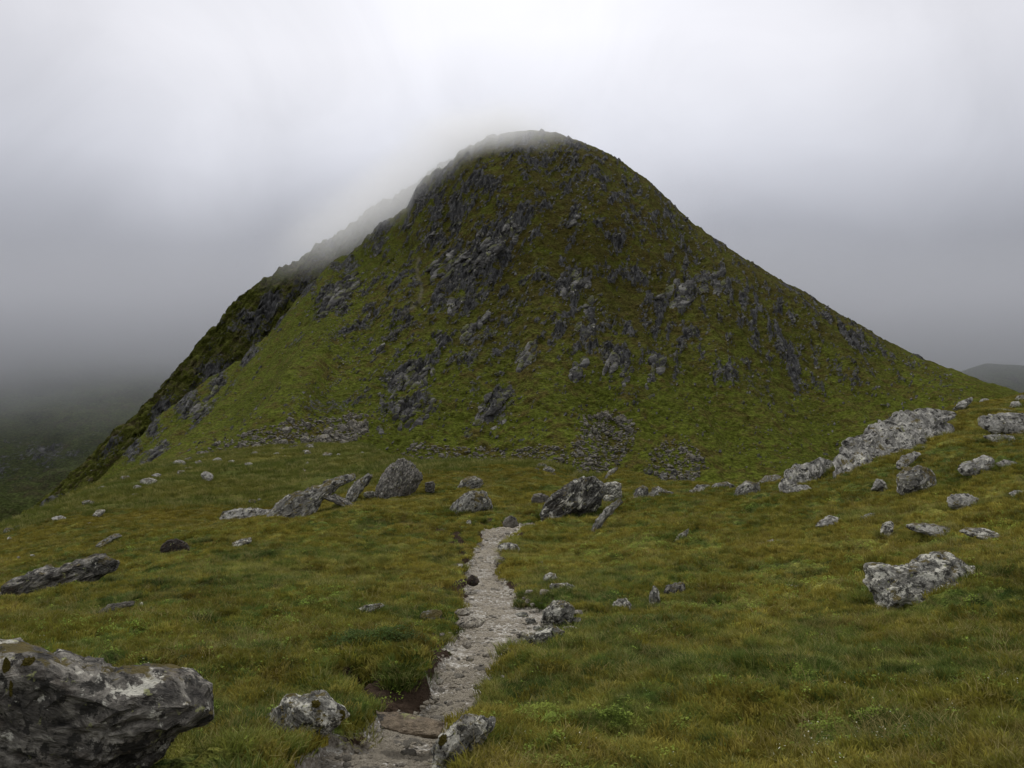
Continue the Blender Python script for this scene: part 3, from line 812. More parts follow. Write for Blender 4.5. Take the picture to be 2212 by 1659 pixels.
def outline_rock(name, pts, mat, lean=25, thick=0.5, seed=1, sub=5, strata=35, pw=0.6, facets=12, amp=1.0, steps=8, hit=None, sink=0.42, smoothed=False, lift=0.0):
    """a stone whose outline is given in the picture, built on a plane leaning back by `lean` degrees at its own distance"""
    pts = np.array(pts, float)
    xc, vb = pts[:, 0].mean(), pts[:, 1].max()
    h = (hit or ghit)(xc, vb)
    if h is None:
        h = mhit(xc, vb - 4) or ghit(xc, vb + 6)
    X0, Y0, Z0 = h
    Y0 += 0.0
    hgt = (vb - pts[:, 1].min()) / F * Y0
    wid = (pts[:, 0].max() - pts[:, 0].min()) / F * Y0
    th = thick * min(hgt * 1.5, wid)
    sl, cl = math.sin(R(lean)), math.cos(R(lean))
    Yb = Y0 + th * 0.55
    Zb = Z0
    P = []
    for x, v in pts:
        a, t = px_a(x), px_t(v)
        # on the plane (Y - Yb) * cl = (Z - Zb) * sl
        Y = (Yb * cl - Zb * sl) / (cl - t * sl)
        Y = min(max(Y, Y0 * 0.8), Y0 * 1.6 + 2)
        P.append((a * Y, Y, t * Y))
    P = np.array(P)
    C = P.mean(0)
    e1 = np.array([1.0, 0, 0]); e2 = np.array([0, sl, cl]); nn = np.array([0, -cl, sl])
    p = (P - C) @ e1; q = (P - C) @ e2
    q = np.where(q < 0, q * (1 + sink), q)
    ang = np.arctan2(q, p); rad = np.hypot(p, q)
    o = np.argsort(ang); ang, rad = ang[o], rad[o]
    V, Fc = ICO[sub]
    th_u = np.arctan2(V[:, 1], V[:, 0])
    ax = np.concatenate([ang - 2 * np.pi, ang, ang + 2 * np.pi])
    # straight edges between the outline points
    px_ = np.tile(rad * np.cos(ang), 3); py_ = np.tile(rad * np.sin(ang), 3)
    i = np.clip(np.searchsorted(ax, th_u) - 1, 0, len(ax) - 2)
    dx, dy = px_[i + 1] - px_[i], py_[i + 1] - py_[i]
    cu, su = np.cos(th_u), np.sin(th_u)
    den = cu * dy - su * dx
    rr = np.where(np.abs(den) > 1e-9, (px_[i] * dy - py_[i] * dx) / np.where(np.abs(den) > 1e-9, den, 1), rad.mean())
    rr = np.clip(rr, 0.05 * rad.max(), rad.max())
    rho = np.hypot(V[:, 0], V[:, 1])
    k = rho ** pw
    w = np.sign(V[:, 2]) * np.abs(V[:, 2]) ** 0.85
    jag = noise3(np.stack([cu * 2.6, su * 2.6, np.full(len(cu), seed * 1.7)], 1)) * 0.16 + noise3(np.stack([cu * 7, su * 7, np.full(len(cu), seed * 2.9)], 1)) * 0.09
    rr = rr * (1.07 if sub > 4 else 1.2) * (1 + jag)
    taper = 1 - np.maximum(w, 0) * th / C[1]        # the near side is a little narrower than the middle
    tocam = -C / np.linalg.norm(C)
    v = (cu * k * rr * taper)[:, None] * e1 + (su * k * rr * taper)[:, None] * e2 + (w * th)[:, None] * tocam
    size = max(hgt, wid) * 0.5
    v = facet(v, seed, facets, 0.66 if sub <= 4 else 0.80, 0.97)
    sa = R(strata)
    sn = np.array([-math.sin(sa), -0.25, math.cos(sa)]); sn /= np.linalg.norm(sn)
    v = layered(v, Fc, math.sqrt(size * min(hgt, wid) * 0.5), sn, seed, amp, steps)
    v = facet(v, seed + 77, 14, 0.92 if sub > 4 else 0.88, 0.99, 0.85)
    # local frame: z along the layer normal
    zax = Vector(sn); xax = Vector((math.cos(sa), 0, math.sin(sa))); yax = zax.cross(xax).normalized(); xax = yax.cross(zax)
    M = Matrix((xax, yax, zax)).transposed()
    base = C.copy(); base[2] = v[:, 2].min() + C[2]
    off = np.array([0, 0, C[2] - base[2]])
    loc = (v + off) @ np.array(M)
    me = mesh_arrays(name, loc, Fc, smoothed)
    ob = link(name, me, mat)
    ob.location = base - np.array([0, 0, (0.04 if sub > 5 or lean < 45 and sub > 4 else -0.14) * hgt - lift])
    ob.rotation_euler = M.to_euler()
    return ob, (C[0], C[1] , wid * 0.5, th)

def blobpts(x, v, w, h, seed, n=9, flat=True):
    """an irregular outline with its middle at x and its bottom at v"""
    r = random.Random(seed)
    out = []
    for k in range(n):
        a = 2 * math.pi * (k + r.uniform(-0.25, 0.25)) / n
        rr = r.uniform(0.8, 1.08)
        cy = math.sin(a)
        if flat and cy < 0: cy *= 0.75
        out.append((x + math.cos(a) * rr * w / 2, v - h / 2 - cy * rr * h / 2))
    return out

footprints = []
def rock_thing(label, pts, mat, group=None, cat='rock', name='rock', **kw):
    o, fp = outline_rock(name, pts, mat, **kw)
    tag(o, label, cat, group)
    footprints.append(fp)
    return o

N_, D_, P_, M_ = ROCK_NEAR, ROCK_DARK, ROCK_PALE, ROCK_MID
big_boulder = rock_thing('huge dark layered boulder with pale flaking edge in the lower left corner',
    [(-230, 1480), (-150, 1400), (0, 1371), (46, 1374), (101, 1397), (160, 1412), (216, 1421), (286, 1435), (360, 1440), (396, 1444), (438, 1470), (449, 1495), (447, 1530), (383, 1566), (347, 1600), (303, 1628), (268, 1665), (200, 1735), (0, 1770), (-220, 1740)],
    make_rock_mat('schist_big_boulder', 0.62, dark=(0.018, 0.017, 0.017), mid=(0.125, 0.118, 0.11), pale=(0.32, 0.31, 0.29), white=0.55, moss=0.12, brown=0.6), cat='boulder', name='boulder', lean=8, thick=0.55, seed=3, sub=6, strata=-14, pw=0.5, facets=7, amp=0.6, steps=13, sink=0.05)
rock_a = rock_thing('pale lichened rock with dark ribs right of the huge boulder',
    [(576, 1570), (580, 1544), (607, 1520), (624, 1500), (667, 1494), (714, 1497), (738, 1517), (748, 1538), (725, 1562), (694, 1588), (657, 1606), (640, 1616), (593, 1596)],
    N_, lean=20, thick=0.5, seed=55, sub=6, strata=-35, steps=5, amp=0.85)
rock_b = rock_thing('grey pointed rock leaning over the right edge of the path beside the slab step',
    [(934, 1660), (939, 1624), (937, 1604), (951, 1583), (979, 1565), (996, 1545), (1028, 1538), (1062, 1552), (1062, 1569), (1040, 1597), (1009, 1622), (979, 1632), (955, 1648)],
    N_, lean=18, thick=0.45, seed=8, sub=6, strata=48, steps=6, amp=1.1)
rock_thing('flat brown slab forming a worn step across the path in front', [(800, 1546), (870, 1547), (957, 1566), (948, 1592), (890, 1588), (818, 1572)],
    ROCK_SLAB, cat='slab', name='flat_rock', lean=74, thick=0.28, seed=9, sub=5, strata=3, amp=0.6)
rock_thing('pale flat-topped rock beside the path, nearest of the row on its right edge', [(1135, 1386), (1163, 1379), (1194, 1368), (1222, 1379), (1212, 1392), (1190, 1402), (1163, 1408), (1142, 1398)],
    N_, lean=30, thick=0.5, seed=12, strata=20, lift=0.07)
rock_thing('ribbed pale rock with yellow moss, behind the flat-topped rock on the right of the path', [(1170, 1353), (1176, 1330), (1197, 1309), (1232, 1311), (1240, 1326), (1235, 1350), (1197, 1355)],
    N_, lean=25, thick=0.5, seed=13, strata=25, steps=10, lift=0.07)
rock_thing('small grey stone against the foot of the ribbed rock beside the path', blobpts(1185, 1366, 24, 13, 1), N_, seed=14, sub=4)
rock_thing('reddish brown stone between the ribbed rock and the flat-topped rock', blobpts(1232, 1374, 42, 19, 2), ROCK_PATH, seed=15, sub=4)
rock_thing('brownish grey stone where the right edge of the path bulges', blobpts(1112, 1410, 40, 26, 3), ROCK_PATH, seed=16, sub=4)
rock_thing('upright grey stone at the right edge of the path below the brownish one', [(1078, 1432), (1084, 1412), (1100, 1402), (1108, 1412), (1098, 1428)], N_, seed=17, sub=4)
rock_thing('low white-topped slab in the turf just right of the bare peat beside the path', blobpts(1215, 1288, 68, 18, 4), N_, seed=18, lean=45, sub=5, lift=0.06)
rock_thing('round grey stone on the grass above the low white-topped slab', blobpts(1187, 1265, 30, 23, 5), N_, seed=19, sub=4)
rock_thing('thin flat stone lying under the round grey stone', blobpts(1200, 1270, 36, 6, 6), N_, seed=20, sub=3, lean=60)
rock_thing('grey mossy rock at the right edge of the path where it narrows', blobpts(1099, 1201, 56, 24, 7), N_, seed=21, lean=35, sub=5, lift=0.06)
rock_thing('pinkish rock just below the grey mossy one at the narrow part of the path', blobpts(1084, 1224, 36, 20, 8), ROCK_PATH, seed=22, lean=30, sub=4)
rock_thing('pale flat stone in the grass to the right of the narrow part of the path', blobpts(1162, 1224, 32, 11, 9), N_, seed=23, lean=60, sub=4)
rock_thing('white wedge-shaped stone alone in the grass right of the path rocks', [(1320, 1306), (1335, 1294), (1352, 1291), (1360, 1302), (1374, 1321), (1350, 1316), (1332, 1310)], N_, seed=24, sub=5, strata=-30)
rock_thing('narrow black and white stone standing beside the dark block in the right-hand grass', [(1402, 1300), (1404, 1280), (1412, 1264), (1422, 1272), (1426, 1298), (1414, 1306)], N_, seed=25, sub=5, strata=70)
rock_thing('dark ribbed block sunk in the grass, right of the narrow black and white stone', [(1430, 1286), (1440, 1264), (1458, 1259), (1478, 1257), (1481, 1278), (1462, 1291)], D_, seed=26, sub=5, strata=80)
rock_thing('large whale-backed grey and white rock with moss cushions on the right-hand slope',
    [(1865, 1240), (1864, 1212), (1883, 1198), (1912, 1201), (1932, 1208), (1960, 1203), (1994, 1187), (2022, 1182), (2065, 1191), (2097, 1209), (2110, 1234), (2138, 1259), (2152, 1284), (2101, 1293), (2029, 1294), (1986, 1276), (1940, 1258), (1890, 1262)],
    N_, cat='boulder', name='boulder', lean=52, thick=0.34, seed=28, sub=6, strata=12, pw=0.55, steps=5, amp=1.1, facets=3, sink=1.3)
bpy.data.objects['boulder.001'].location.z -= 0.07
rock_thing('long low outcrop breaking the turf above the whale-backed rock, left half', [(1951, 1140), (1975, 1134), (2010, 1136), (2050, 1142), (2064, 1152), (2050, 1162), (2010, 1158), (1970, 1148)], P_, seed=29, lean=66, strata=10, thick=0.4, cat='outcrop', name='outcrop')
rock_thing('long low outcrop breaking the turf above the whale-backed rock, right half', [(2070, 1150), (2100, 1144), (2135, 1147), (2165, 1158), (2178, 1166), (2140, 1168), (2095, 1162)], N_, seed=30, lean=66, strata=-8, thick=0.4, cat='outcrop', name='outcrop')
rock_thing('pale broken outcrop in the turf, left piece below the grey double rocks', [(1753, 1138), (1775, 1125), (1790, 1117), (1812, 1122), (1842, 1128), (1830, 1136), (1790, 1137)], P_, seed=31, lean=60, thick=0.4, cat='outcrop', name='outcrop')
rock_thing('pale broken outcrop in the turf, right piece running up the slope', [(1838, 1132), (1855, 1120), (1878, 1112), (1908, 1110), (1900, 1118), (1868, 1124)], P_, seed=32, lean=60, thick=0.4, cat='outcrop', name='outcrop')
rock_thing('small upright white and grey stone at the left end of the long low outcrop', [(1902, 1152), (1908, 1138), (1922, 1131), (1930, 1140), (1926, 1158), (1914, 1164)], N_, seed=33, sub=4)
rock_thing('small slanted white stone in the middle of the right-hand slope', [(1452, 1174), (1466, 1160), (1486, 1148), (1488, 1154), (1474, 1168), (1460, 1176)], N_, seed=34, sub=4)
for i, (x, v, w, h) in enumerate([(1583, 1210, 44, 11), (1612, 1262, 24, 10), (1708, 1273, 32, 10), (1168, 1311, 12, 10)]):
    rock_thing('small grey stone nearly covered by the turf of the right-hand slope', blobpts(x, v, w, h, 20 + i), N_, seed=40 + i, sub=4, lean=55, group='stones half buried in the right-hand turf')
rock_thing('flat grey outcrop above the right half of the long low outcrop', [(2042, 1082), (2056, 1073), (2090, 1071), (2112, 1082), (2108, 1092), (2070, 1100), (2050, 1096)], P_, seed=45, lean=55, thick=0.4, cat='outcrop', name='outcrop')
rock_thing('rounded ribbed rock in brown moss below the big bare outcrop on the right', [(1938, 1048), (1942, 1025), (1955, 1010), (1985, 1006), (2010, 1012), (2023, 1030), (2018, 1050), (1990, 1064), (1965, 1068), (1948, 1060)], M_, seed=46, lean=32, strata=28, steps=9, cat='boulder', name='boulder')
rock_thing('small two-pointed pale rock left of the rounded ribbed rock', [(1882, 1055), (1893, 1034), (1906, 1035), (1924, 1056), (1912, 1066), (1898, 1058)], P_, seed=47, lean=20)
rock_thing('jagged white-tipped outcrop right of the rounded ribbed rock', [(2060, 1016), (2088, 1002), (2108, 998), (2122, 988), (2142, 992), (2148, 1014), (2110, 1024), (2080, 1026)], P_, seed=48, lean=52, thick=0.4, cat='outcrop', name='outcrop')
rock_thing('grey rock at the right edge of the picture beside the flat grey outcrop', blobpts(2206, 1080, 56, 22, 31), P_, seed=49, lean=40)
rock_thing('tiny white stone in the grass under the big bare outcrop', blobpts(1994, 975, 10, 10, 32), N_, seed=50, sub=3)
rock_thing('big bare pale grey outcrop forming the skyline of the right-hand slope',
    [(1792, 996), (1797, 976), (1833, 947), (1882, 914), (1915, 901), (1964, 881), (2013, 877), (2058, 883), (2064, 892), (2032, 908), (2052, 930), (2042, 952), (2000, 958), (1957, 978), (1925, 1001), (1882, 1014), (1817, 1012)],
    P_, cat='outcrop', name='outcrop', lean=60, thick=0.09, seed=51, sub=6, strata=62, steps=6, pw=0.6, amp=1.0, facets=0, hit=lambda x, v: ghit(1880, 1012))
rock_thing('craggy grey outcrop stepping down to the left from the big bare outcrop', [(1667, 1056), (1684, 1034), (1700, 1015), (1719, 1002), (1750, 999), (1768, 986), (1782, 989), (1772, 1022), (1752, 1040), (1719, 1053)], P_, cat='outcrop', name='outcrop', lean=52, thick=0.15, seed=52, strata=55, sub=6, facets=2)
rock_thing('mossy grey rock at the lower left end of the skyline outcrops', [(1582, 1068), (1596, 1048), (1612, 1038), (1636, 1042), (1642, 1060), (1620, 1072), (1596, 1074)], M_, seed=53, lean=35)
rock_thing('low grey rock left of the mossy one where the right-hand slope dips', [(1533, 1058), (1546, 1046), (1570, 1045), (1590, 1054), (1588, 1066), (1560, 1064)], M_, seed=54, lean=45)
rock_thing('flat rock with orange moss between the mossy rock and the craggy outcrop', [(1636, 1044), (1655, 1030), (1680, 1027), (1690, 1036), (1670, 1044)], M_, seed=55, lean=55)
rock_thing('broad grey ledge at the right edge of the picture below the crest', [(2108, 924), (2120, 906), (2160, 899), (2240, 898), (2250, 936), (2190, 938), (2140, 932)], P_, cat='outcrop', name='outcrop', seed=56, lean=50, thick=0.35, strata=60)
rock_thing('rounded grey rock on the crest near the right edge', [(2176, 884), (2186, 868), (2200, 866), (2212, 880), (2204, 886)], P_, seed=57, lean=25)
rock_thing('grey rock on the very crest cut off by the right edge', [(2186, 868), (2198, 854), (2225, 852), (2240, 866)], P_, seed=58, lean=25)
rock_thing('narrow ledge linking the big bare outcrop to the crest', [(2056, 886), (2072, 872), (2098, 863), (2100, 870), (2080, 882)], P_, seed=59, lean=50, sub=4)
rock_thing('small flat stone on the crest', [(2112, 870), (2122, 862), (2136, 864), (2134, 871)], P_, seed=60, lean=40, sub=4)

rock_thing('black boulder streaked with white lichen beyond the far end of the path',
    [(1170, 1108), (1181, 1083), (1209, 1058), (1243, 1034), (1279, 1030), (1301, 1049), (1296, 1074), (1284, 1096), (1255, 1100), (1226, 1106), (1203, 1116), (1176, 1114)],
    make_rock_mat('schist_black', 0.9, dark=(0.02, 0.02, 0.02), mid=(0.06, 0.06, 0.058), pale=(0.2, 0.2, 0.19), white=0.7, moss=0.15), cat='boulder', name='boulder', lean=15, seed=61, sub=6, strata=40, thick=0.5, amp=1.3)
rock_thing('white-spotted rock with a square right end behind the black boulder', [(1296, 1062), (1304, 1044), (1326, 1040), (1340, 1042), (1342, 1070), (1324, 1078), (1308, 1070)], N_, seed=62, lean=15)
rock_thing('plain grey block left of the black boulder', [(1151, 1092), (1152, 1072), (1170, 1071), (1186, 1076), (1184, 1096), (1165, 1097)], make_rock_mat('schist_plain', 1.2, dark=(0.10, 0.095, 0.085), mid=(0.14, 0.13, 0.12), pale=(0.19, 0.18, 0.17), white=-0.3, moss=0.1), seed=63, lean=15, sub=4, facets=14)
rock_thing('moss-topped two-piece rock left of the path end, orange moss on its crown', [(968, 1108), (972, 1092), (991, 1074), (1019, 1060), (1046, 1058), (1065, 1074), (1064, 1097), (1030, 1104), (1010, 1108), (985, 1112)], M_, cat='boulder', name='boulder', seed=64, lean=20, strata=60)
rock_thing('smooth pale boulder alone on the meadow behind the moss-topped rock', [(984, 1055), (1000, 1034), (1019, 1028), (1040, 1034), (1044, 1044), (1030, 1052), (1010, 1057)], M_, cat='boulder', name='boulder', seed=65, lean=30, strata=15)
rock_thing('small dark block left of the smooth pale boulder', [(919, 1062), (920, 1047), (934, 1044), (941, 1052), (938, 1064)], D_, seed=66, lean=15, sub=4)
rock_thing('rounded dark grey rock on the left bank of the path end', [(1086, 1134), (1090, 1122), (1102, 1113), (1114, 1118), (1121, 1132), (1104, 1138)], ROCK_SCREE, seed=67, lean=15, sub=5)
rock_thing('small white stone on the bank left of the rounded dark grey rock', blobpts(1013, 1136, 12, 12, 33), N_, seed=68, sub=3)
rock_thing('white pebble lying on the path below the rounded dark grey rock', blobpts(1066, 1148, 12, 7, 34), ROCK_PATH, seed=69, sub=3)
rock_thing('grey ribbed rock behind the right-hand bank, left of a lighter one', [(1366, 1080), (1372, 1058), (1386, 1048), (1400, 1052), (1398, 1072), (1384, 1082)], M_, seed=70, lean=30, strata=55)
rock_thing('lighter triangular rock behind the right-hand bank', [(1396, 1078), (1408, 1056), (1420, 1049), (1440, 1060), (1458, 1062), (1456, 1076), (1425, 1080)], M_, seed=71, lean=30, strata=40)
rock_thing('slanting pale rib of rock on the left face of the right-hand bank', [(1276, 1140), (1288, 1116), (1310, 1093), (1344, 1074), (1354, 1078), (1328, 1098), (1300, 1122), (1284, 1142)], M_, cat='outcrop', name='outcrop', seed=72, lean=30, strata=50, thick=0.25)
rock_thing('long pale slanting rib on the brow of the grassy knoll', [(1303, 1032), (1316, 1016), (1334, 1005), (1336, 1010), (1322, 1024), (1310, 1034)], M_, cat='outcrop', name='outcrop', seed=73, lean=30, thick=0.3)
rock_thing('small white rock between the black boulder and the slanting pale rib', blobpts(1316, 1086, 26, 14, 35), N_, seed=74, sub=4)
for i, (x, v, w, h) in enumerate([(1170, 1014, 26, 12), (1186, 1024, 28, 14), (1158, 1020, 16, 8), (1195, 1030, 14, 8), (1178, 1032, 20, 7)]):
    rock_thing('broken grey stone in the cluster on the brow behind the black boulder', blobpts(x, v, w, h, 40 + i), M_, seed=80 + i, sub=4, group='stones on the brow of the col')

rock_thing('tall lichen-covered crag rock on the skyline of the near meadow, left of centre',
    [(817, 1066), (817, 1043), (829, 1019), (845, 1000), (866, 988), (884, 994), (897, 1012), (913, 1028), (902, 1044), (878, 1060), (848, 1076), (826, 1076)],
    ROCK_DARK, cat='boulder', name='boulder', lean=34, seed=90, sub=6, strata=55, thick=0.42)
rock_thing('thin slanting slab left of the tall skyline rock', [(740, 1082), (750, 1061), (768, 1037), (799, 1019), (807, 1024), (784, 1054), (760, 1078)], M_, cat='slab', name='flat_rock', lean=30, seed=91, strata=52, thick=0.3)
rock_thing('white-spotted stone at the foot of the tall skyline rock', blobpts(800, 1078, 32, 14, 36), N_, seed=92, sub=4)
rock_thing('long ribbed outcrop climbing to the right across the left meadow', [(587, 1112), (593, 1086), (615, 1068), (661, 1057), (707, 1034), (737, 1025), (774, 1022), (776, 1029), (735, 1044), (700, 1070), (678, 1100), (632, 1110)],
    M_, cat='outcrop', name='outcrop', lean=50, seed=93, sub=6, strata=38, thick=0.3)
rock_thing('dark narrow ledge running down to the right from the long ribbed outcrop', [(694, 1078), (725, 1073), (753, 1087), (779, 1103), (770, 1106), (738, 1096), (708, 1084)], D_, cat='outcrop', name='outcrop', lean=45, seed=94, strata=-25, thick=0.3)
rock_thing('pale lichened outcrop at the lower left end of the long ribbed one', [(465, 1124), (486, 1110), (517, 1101), (553, 1102), (599, 1106), (604, 1115), (566, 1121), (523, 1121)], P_, cat='outcrop', name='outcrop', lean=50, seed=95, sub=5, thick=0.35)
rock_thing('dark brown peaty stone alone on the left meadow', [(350, 1193), (350, 1178), (362, 1167), (382, 1164), (402, 1172), (410, 1184), (402, 1194), (372, 1197)], ROCK_PEAT, cat='boulder', name='boulder', lean=15, seed=96, sub=5)
rock_thing('long dark outcrop with white lichen blotches at the left edge of the picture',
    [(-30, 1286), (0, 1264), (39, 1243), (82, 1227), (131, 1224), (183, 1207), (219, 1196), (240, 1202), (263, 1214), (248, 1228), (196, 1251), (141, 1268), (65, 1270), (0, 1284)],
    D_, cat='outcrop', name='outcrop', lean=25, seed=97, sub=6, strata=20, thick=0.35, amp=1.2)
rock_thing('flat white stone on the left meadow above the long dark outcrop', [(202, 1114), (210, 1104), (228, 1103), (226, 1110), (214, 1115)], N_, seed=98, lean=60, sub=4)
rock_thing('low grey outcrop in a line above the dark brown peaty stone', [(205, 1181), (225, 1168), (250, 1156), (264, 1160), (245, 1170), (222, 1182)], M_, seed=99, lean=60, thick=0.3, cat='outcrop', name='outcrop')
rock_thing('pale broken ledge in mossy turf right of the dark brown peaty stone', [(497, 1190), (504, 1174), (520, 1170), (546, 1164), (544, 1174), (520, 1182), (506, 1192)], N_, seed=100, lean=50, thick=0.35)
rock_thing('brown and grey ledge in the turf above the huge boulder', [(212, 1323), (236, 1308), (262, 1305), (290, 1301), (288, 1310), (262, 1316), (236, 1324)], ROCK_SCREE, seed=101, lean=60, thick=0.35)
rock_thing('little white stone right of the brown and grey ledge', blobpts(305, 1313, 12, 11, 37), N_, seed=102, sub=3)
rock_thing('pale pointed slab at the top of the bilberry mound', [(753, 1326), (785, 1312), (822, 1306), (832, 1313), (806, 1323), (780, 1330)], N_, cat='slab', name='flat_rock', seed=103, lean=45, thick=0.4, sub=5, strata=20)
rock_thing('pair of flat stones in the turf right of the pale pointed slab', [(905, 1334), (918, 1324), (940, 1320), (962, 1326), (958, 1334), (930, 1338)], M_, seed=104, lean=55, sub=4)
rock_thing('small rounded flat stone between the pale pointed slab and the pair of flat stones', blobpts(887, 1338, 26, 10, 38), N_, seed=105, sub=4, lean=40)
rock_thing('white flat stones above the leafy clump left of the bilberry mound', blobpts(708, 1296, 46, 12, 39), N_, seed=106, sub=4, lean=50)
rock_thing('flat pale stone on the left edge of the path where it narrows', blobpts(989, 1228, 34, 10, 50), N_, seed=107, sub=4, lean=55)
rock_thing('thin stone in the grass left of the flat pale stone at the narrow part', blobpts(957, 1224, 18, 5, 51), N_, seed=108, sub=3, lean=55)
rock_thing('beige slab set in the left edge of the path, upper of two', blobpts(1003, 1334, 46, 18, 52), ROCK_PATH, cat='slab', name='flat_rock', seed=109, sub=4, lean=50)
rock_thing('beige slab set in the left edge of the path, lower of two', blobpts(1016, 1360, 64, 26, 53), ROCK_PATH, cat='slab', name='flat_rock', seed=110, sub=5, lean=68)
rock_thing('white flat stone on the left edge of the path above the beige slabs', blobpts(1017, 1285, 32, 8, 54), ROCK_PATH, seed=111, sub=4, lean=55)
rock_thing('dark clod of stone and peat on the left edge of the path', blobpts(1021, 1268, 24, 22, 55), ROCK_PEAT, seed=112, sub=4)
rock_thing('half-buried stone at the bottom edge, left of the path', blobpts(522, 1668, 34, 24, 56), N_, seed=113, sub=5)
rock_thing('flat stone at the bottom edge between the ribbed rock and the path', blobpts(602, 1656, 44, 24, 57), ROCK_PATH, seed=114, sub=5, lean=45)
rock_thing('sliver of pale stone in the grass between huge boulder and mound', blobpts(558, 1414, 34, 8, 58), N_, seed=115, sub=3, lean=55)
for i, (x, v, w, h) in enumerate([(1144, 1288, 18, 13), (1140, 1304, 12, 10), (1150, 1312, 14, 8), (1132, 1296, 9, 6), (1158, 1300, 10, 6), (1148, 1322, 9, 6)]):
    rock_thing('white quartz stone on the bare peat right of the path', blobpts(x, v, w, h, 60 + i), ROCK_PATH, seed=120 + i, sub=3, group='white stones on the peat beside the path')
def MW(x, v):
    return ('near the left edge of the picture' if x < 80 else 'in the row along its far left brow' if x < 260 else 'in the middle of its brow' if x < 380 and v < 1090 else 'above the dark peaty stone' if x < 480 and v > 1060
            else 'below the left end of the boulder jumble' if x < 560 and v < 1060 else 'close to the little far path' if v < 1060 else 'left of the long ribbed outcrop')
for i, (x, v, w, h) in enumerate([(708, 991, 20, 13), (731, 986, 9, 6), (598, 987, 16, 9), (664, 987, 16, 13), (448, 1041, 26, 20), (537, 1008, 18, 8), (581, 1019, 9, 7), (664, 1004, 8, 6),
        (393, 1073, 16, 9), (547, 1088, 20, 8), (593, 1083, 16, 5), (783, 982, 10, 5), (789, 988, 12, 4), (385, 1010, 30, 15), (409, 1020, 20, 10), (390, 1026, 22, 9), (129, 1129, 36, 13),
        (193, 1138, 22, 8), (190, 1092, 32, 10), (144, 1089, 14, 6), (324, 1049, 42, 15), (271, 1042, 32, 13), (296, 1058, 18, 9), (222, 1063, 20, 13), (229, 1071, 12, 6), (291, 1075, 22, 8),
        (340, 1074, 18, 6), (20, 1154, 28, 12), (41, 1146, 16, 10), (20, 1170, 10, 9), (436, 1180, 14, 5), (461, 1168, 12, 7), (281, 1205, 12, 5), (41, 1207, 9, 5), (70, 1203, 12, 5),
        (66, 1120, 16, 8), (100, 1106, 14, 6), (340, 1032, 20, 9), (365, 1022, 20, 8), (430, 1006, 18, 10), (470, 1000, 22, 10), (500, 1003, 16, 8), (560, 1083, 10, 5), (1040, 1128, 7, 4)]):
    rock_thing('grey stone on the left meadow, ' + MW(x, v), blobpts(x, v, w, h, 80 + i), (M_, P_, N_)[i % 3], seed=140 + i, sub=4, lean=50, thick=0.5, group='stones on the left meadow, ' + MW(x, v), facets=12)

for i, (x, v, w, h) in enumerate([(1130, 1342, 30, 12), (1152, 1334, 24, 11), (1146, 1356, 26, 12), (1176, 1292, 30, 12), (1205, 1300, 34, 12), (1238, 1296, 26, 9), (1162, 1372, 26, 10), (1128, 1388, 26, 12), (1208, 1404, 24, 9), (1250, 1336, 22, 10), (1246, 1352, 20, 10)]):
    rock_thing('pale broken slab in the line of rubble right of the path', blobpts(x, v, w, h, 500 + i), (N_, ROCK_PATH)[i % 2], cat='slab', name='flat_rock', seed=640 + i, sub=4, lean=48, thick=0.4, lift=0.04, group='broken slabs right of the path')
LOW = [('between the left foot of the big bare outcrop and its stepped neighbour', [(1762, 1012), (1778, 996), (1800, 1000), (1812, 1016), (1790, 1026)]),
       ('below the stepped outcrop, half hidden in moss', [(1690, 1062), (1712, 1050), (1744, 1050), (1752, 1060), (1720, 1068)]),
       ('along the crest left of the mossy rock', [(1490, 1062), (1508, 1050), (1530, 1050), (1534, 1062), (1510, 1068)]),
       ('under the right foot of the big bare outcrop', [(1930, 1006), (1950, 990), (1975, 980), (1990, 986), (1966, 1002), (1944, 1012)]),
       ('right of the jagged white-tipped outcrop', [(2150, 1004), (2170, 996), (2196, 1000), (2200, 1010), (2172, 1014)]),
       ('just below the broad ledge at the right edge', [(2120, 946), (2150, 940), (2190, 944), (2196, 954), (2150, 956)]),
       ('in brown moss left of the two-pointed rock', [(1640, 1176), (1668, 1168), (1690, 1170), (1684, 1180), (1656, 1184)]),
       ('far up the right edge between ledge and crest', [(2140, 892), (2160, 884), (2184, 888), (2180, 898), (2154, 898)])]
for i, (w_, pts) in enumerate(LOW):
    rock_thing('low pale bedrock ' + w_, pts, P_, cat='outcrop', name='outcrop', seed=620 + i, lean=58, thick=0.18, sub=5, facets=3, strata=50)
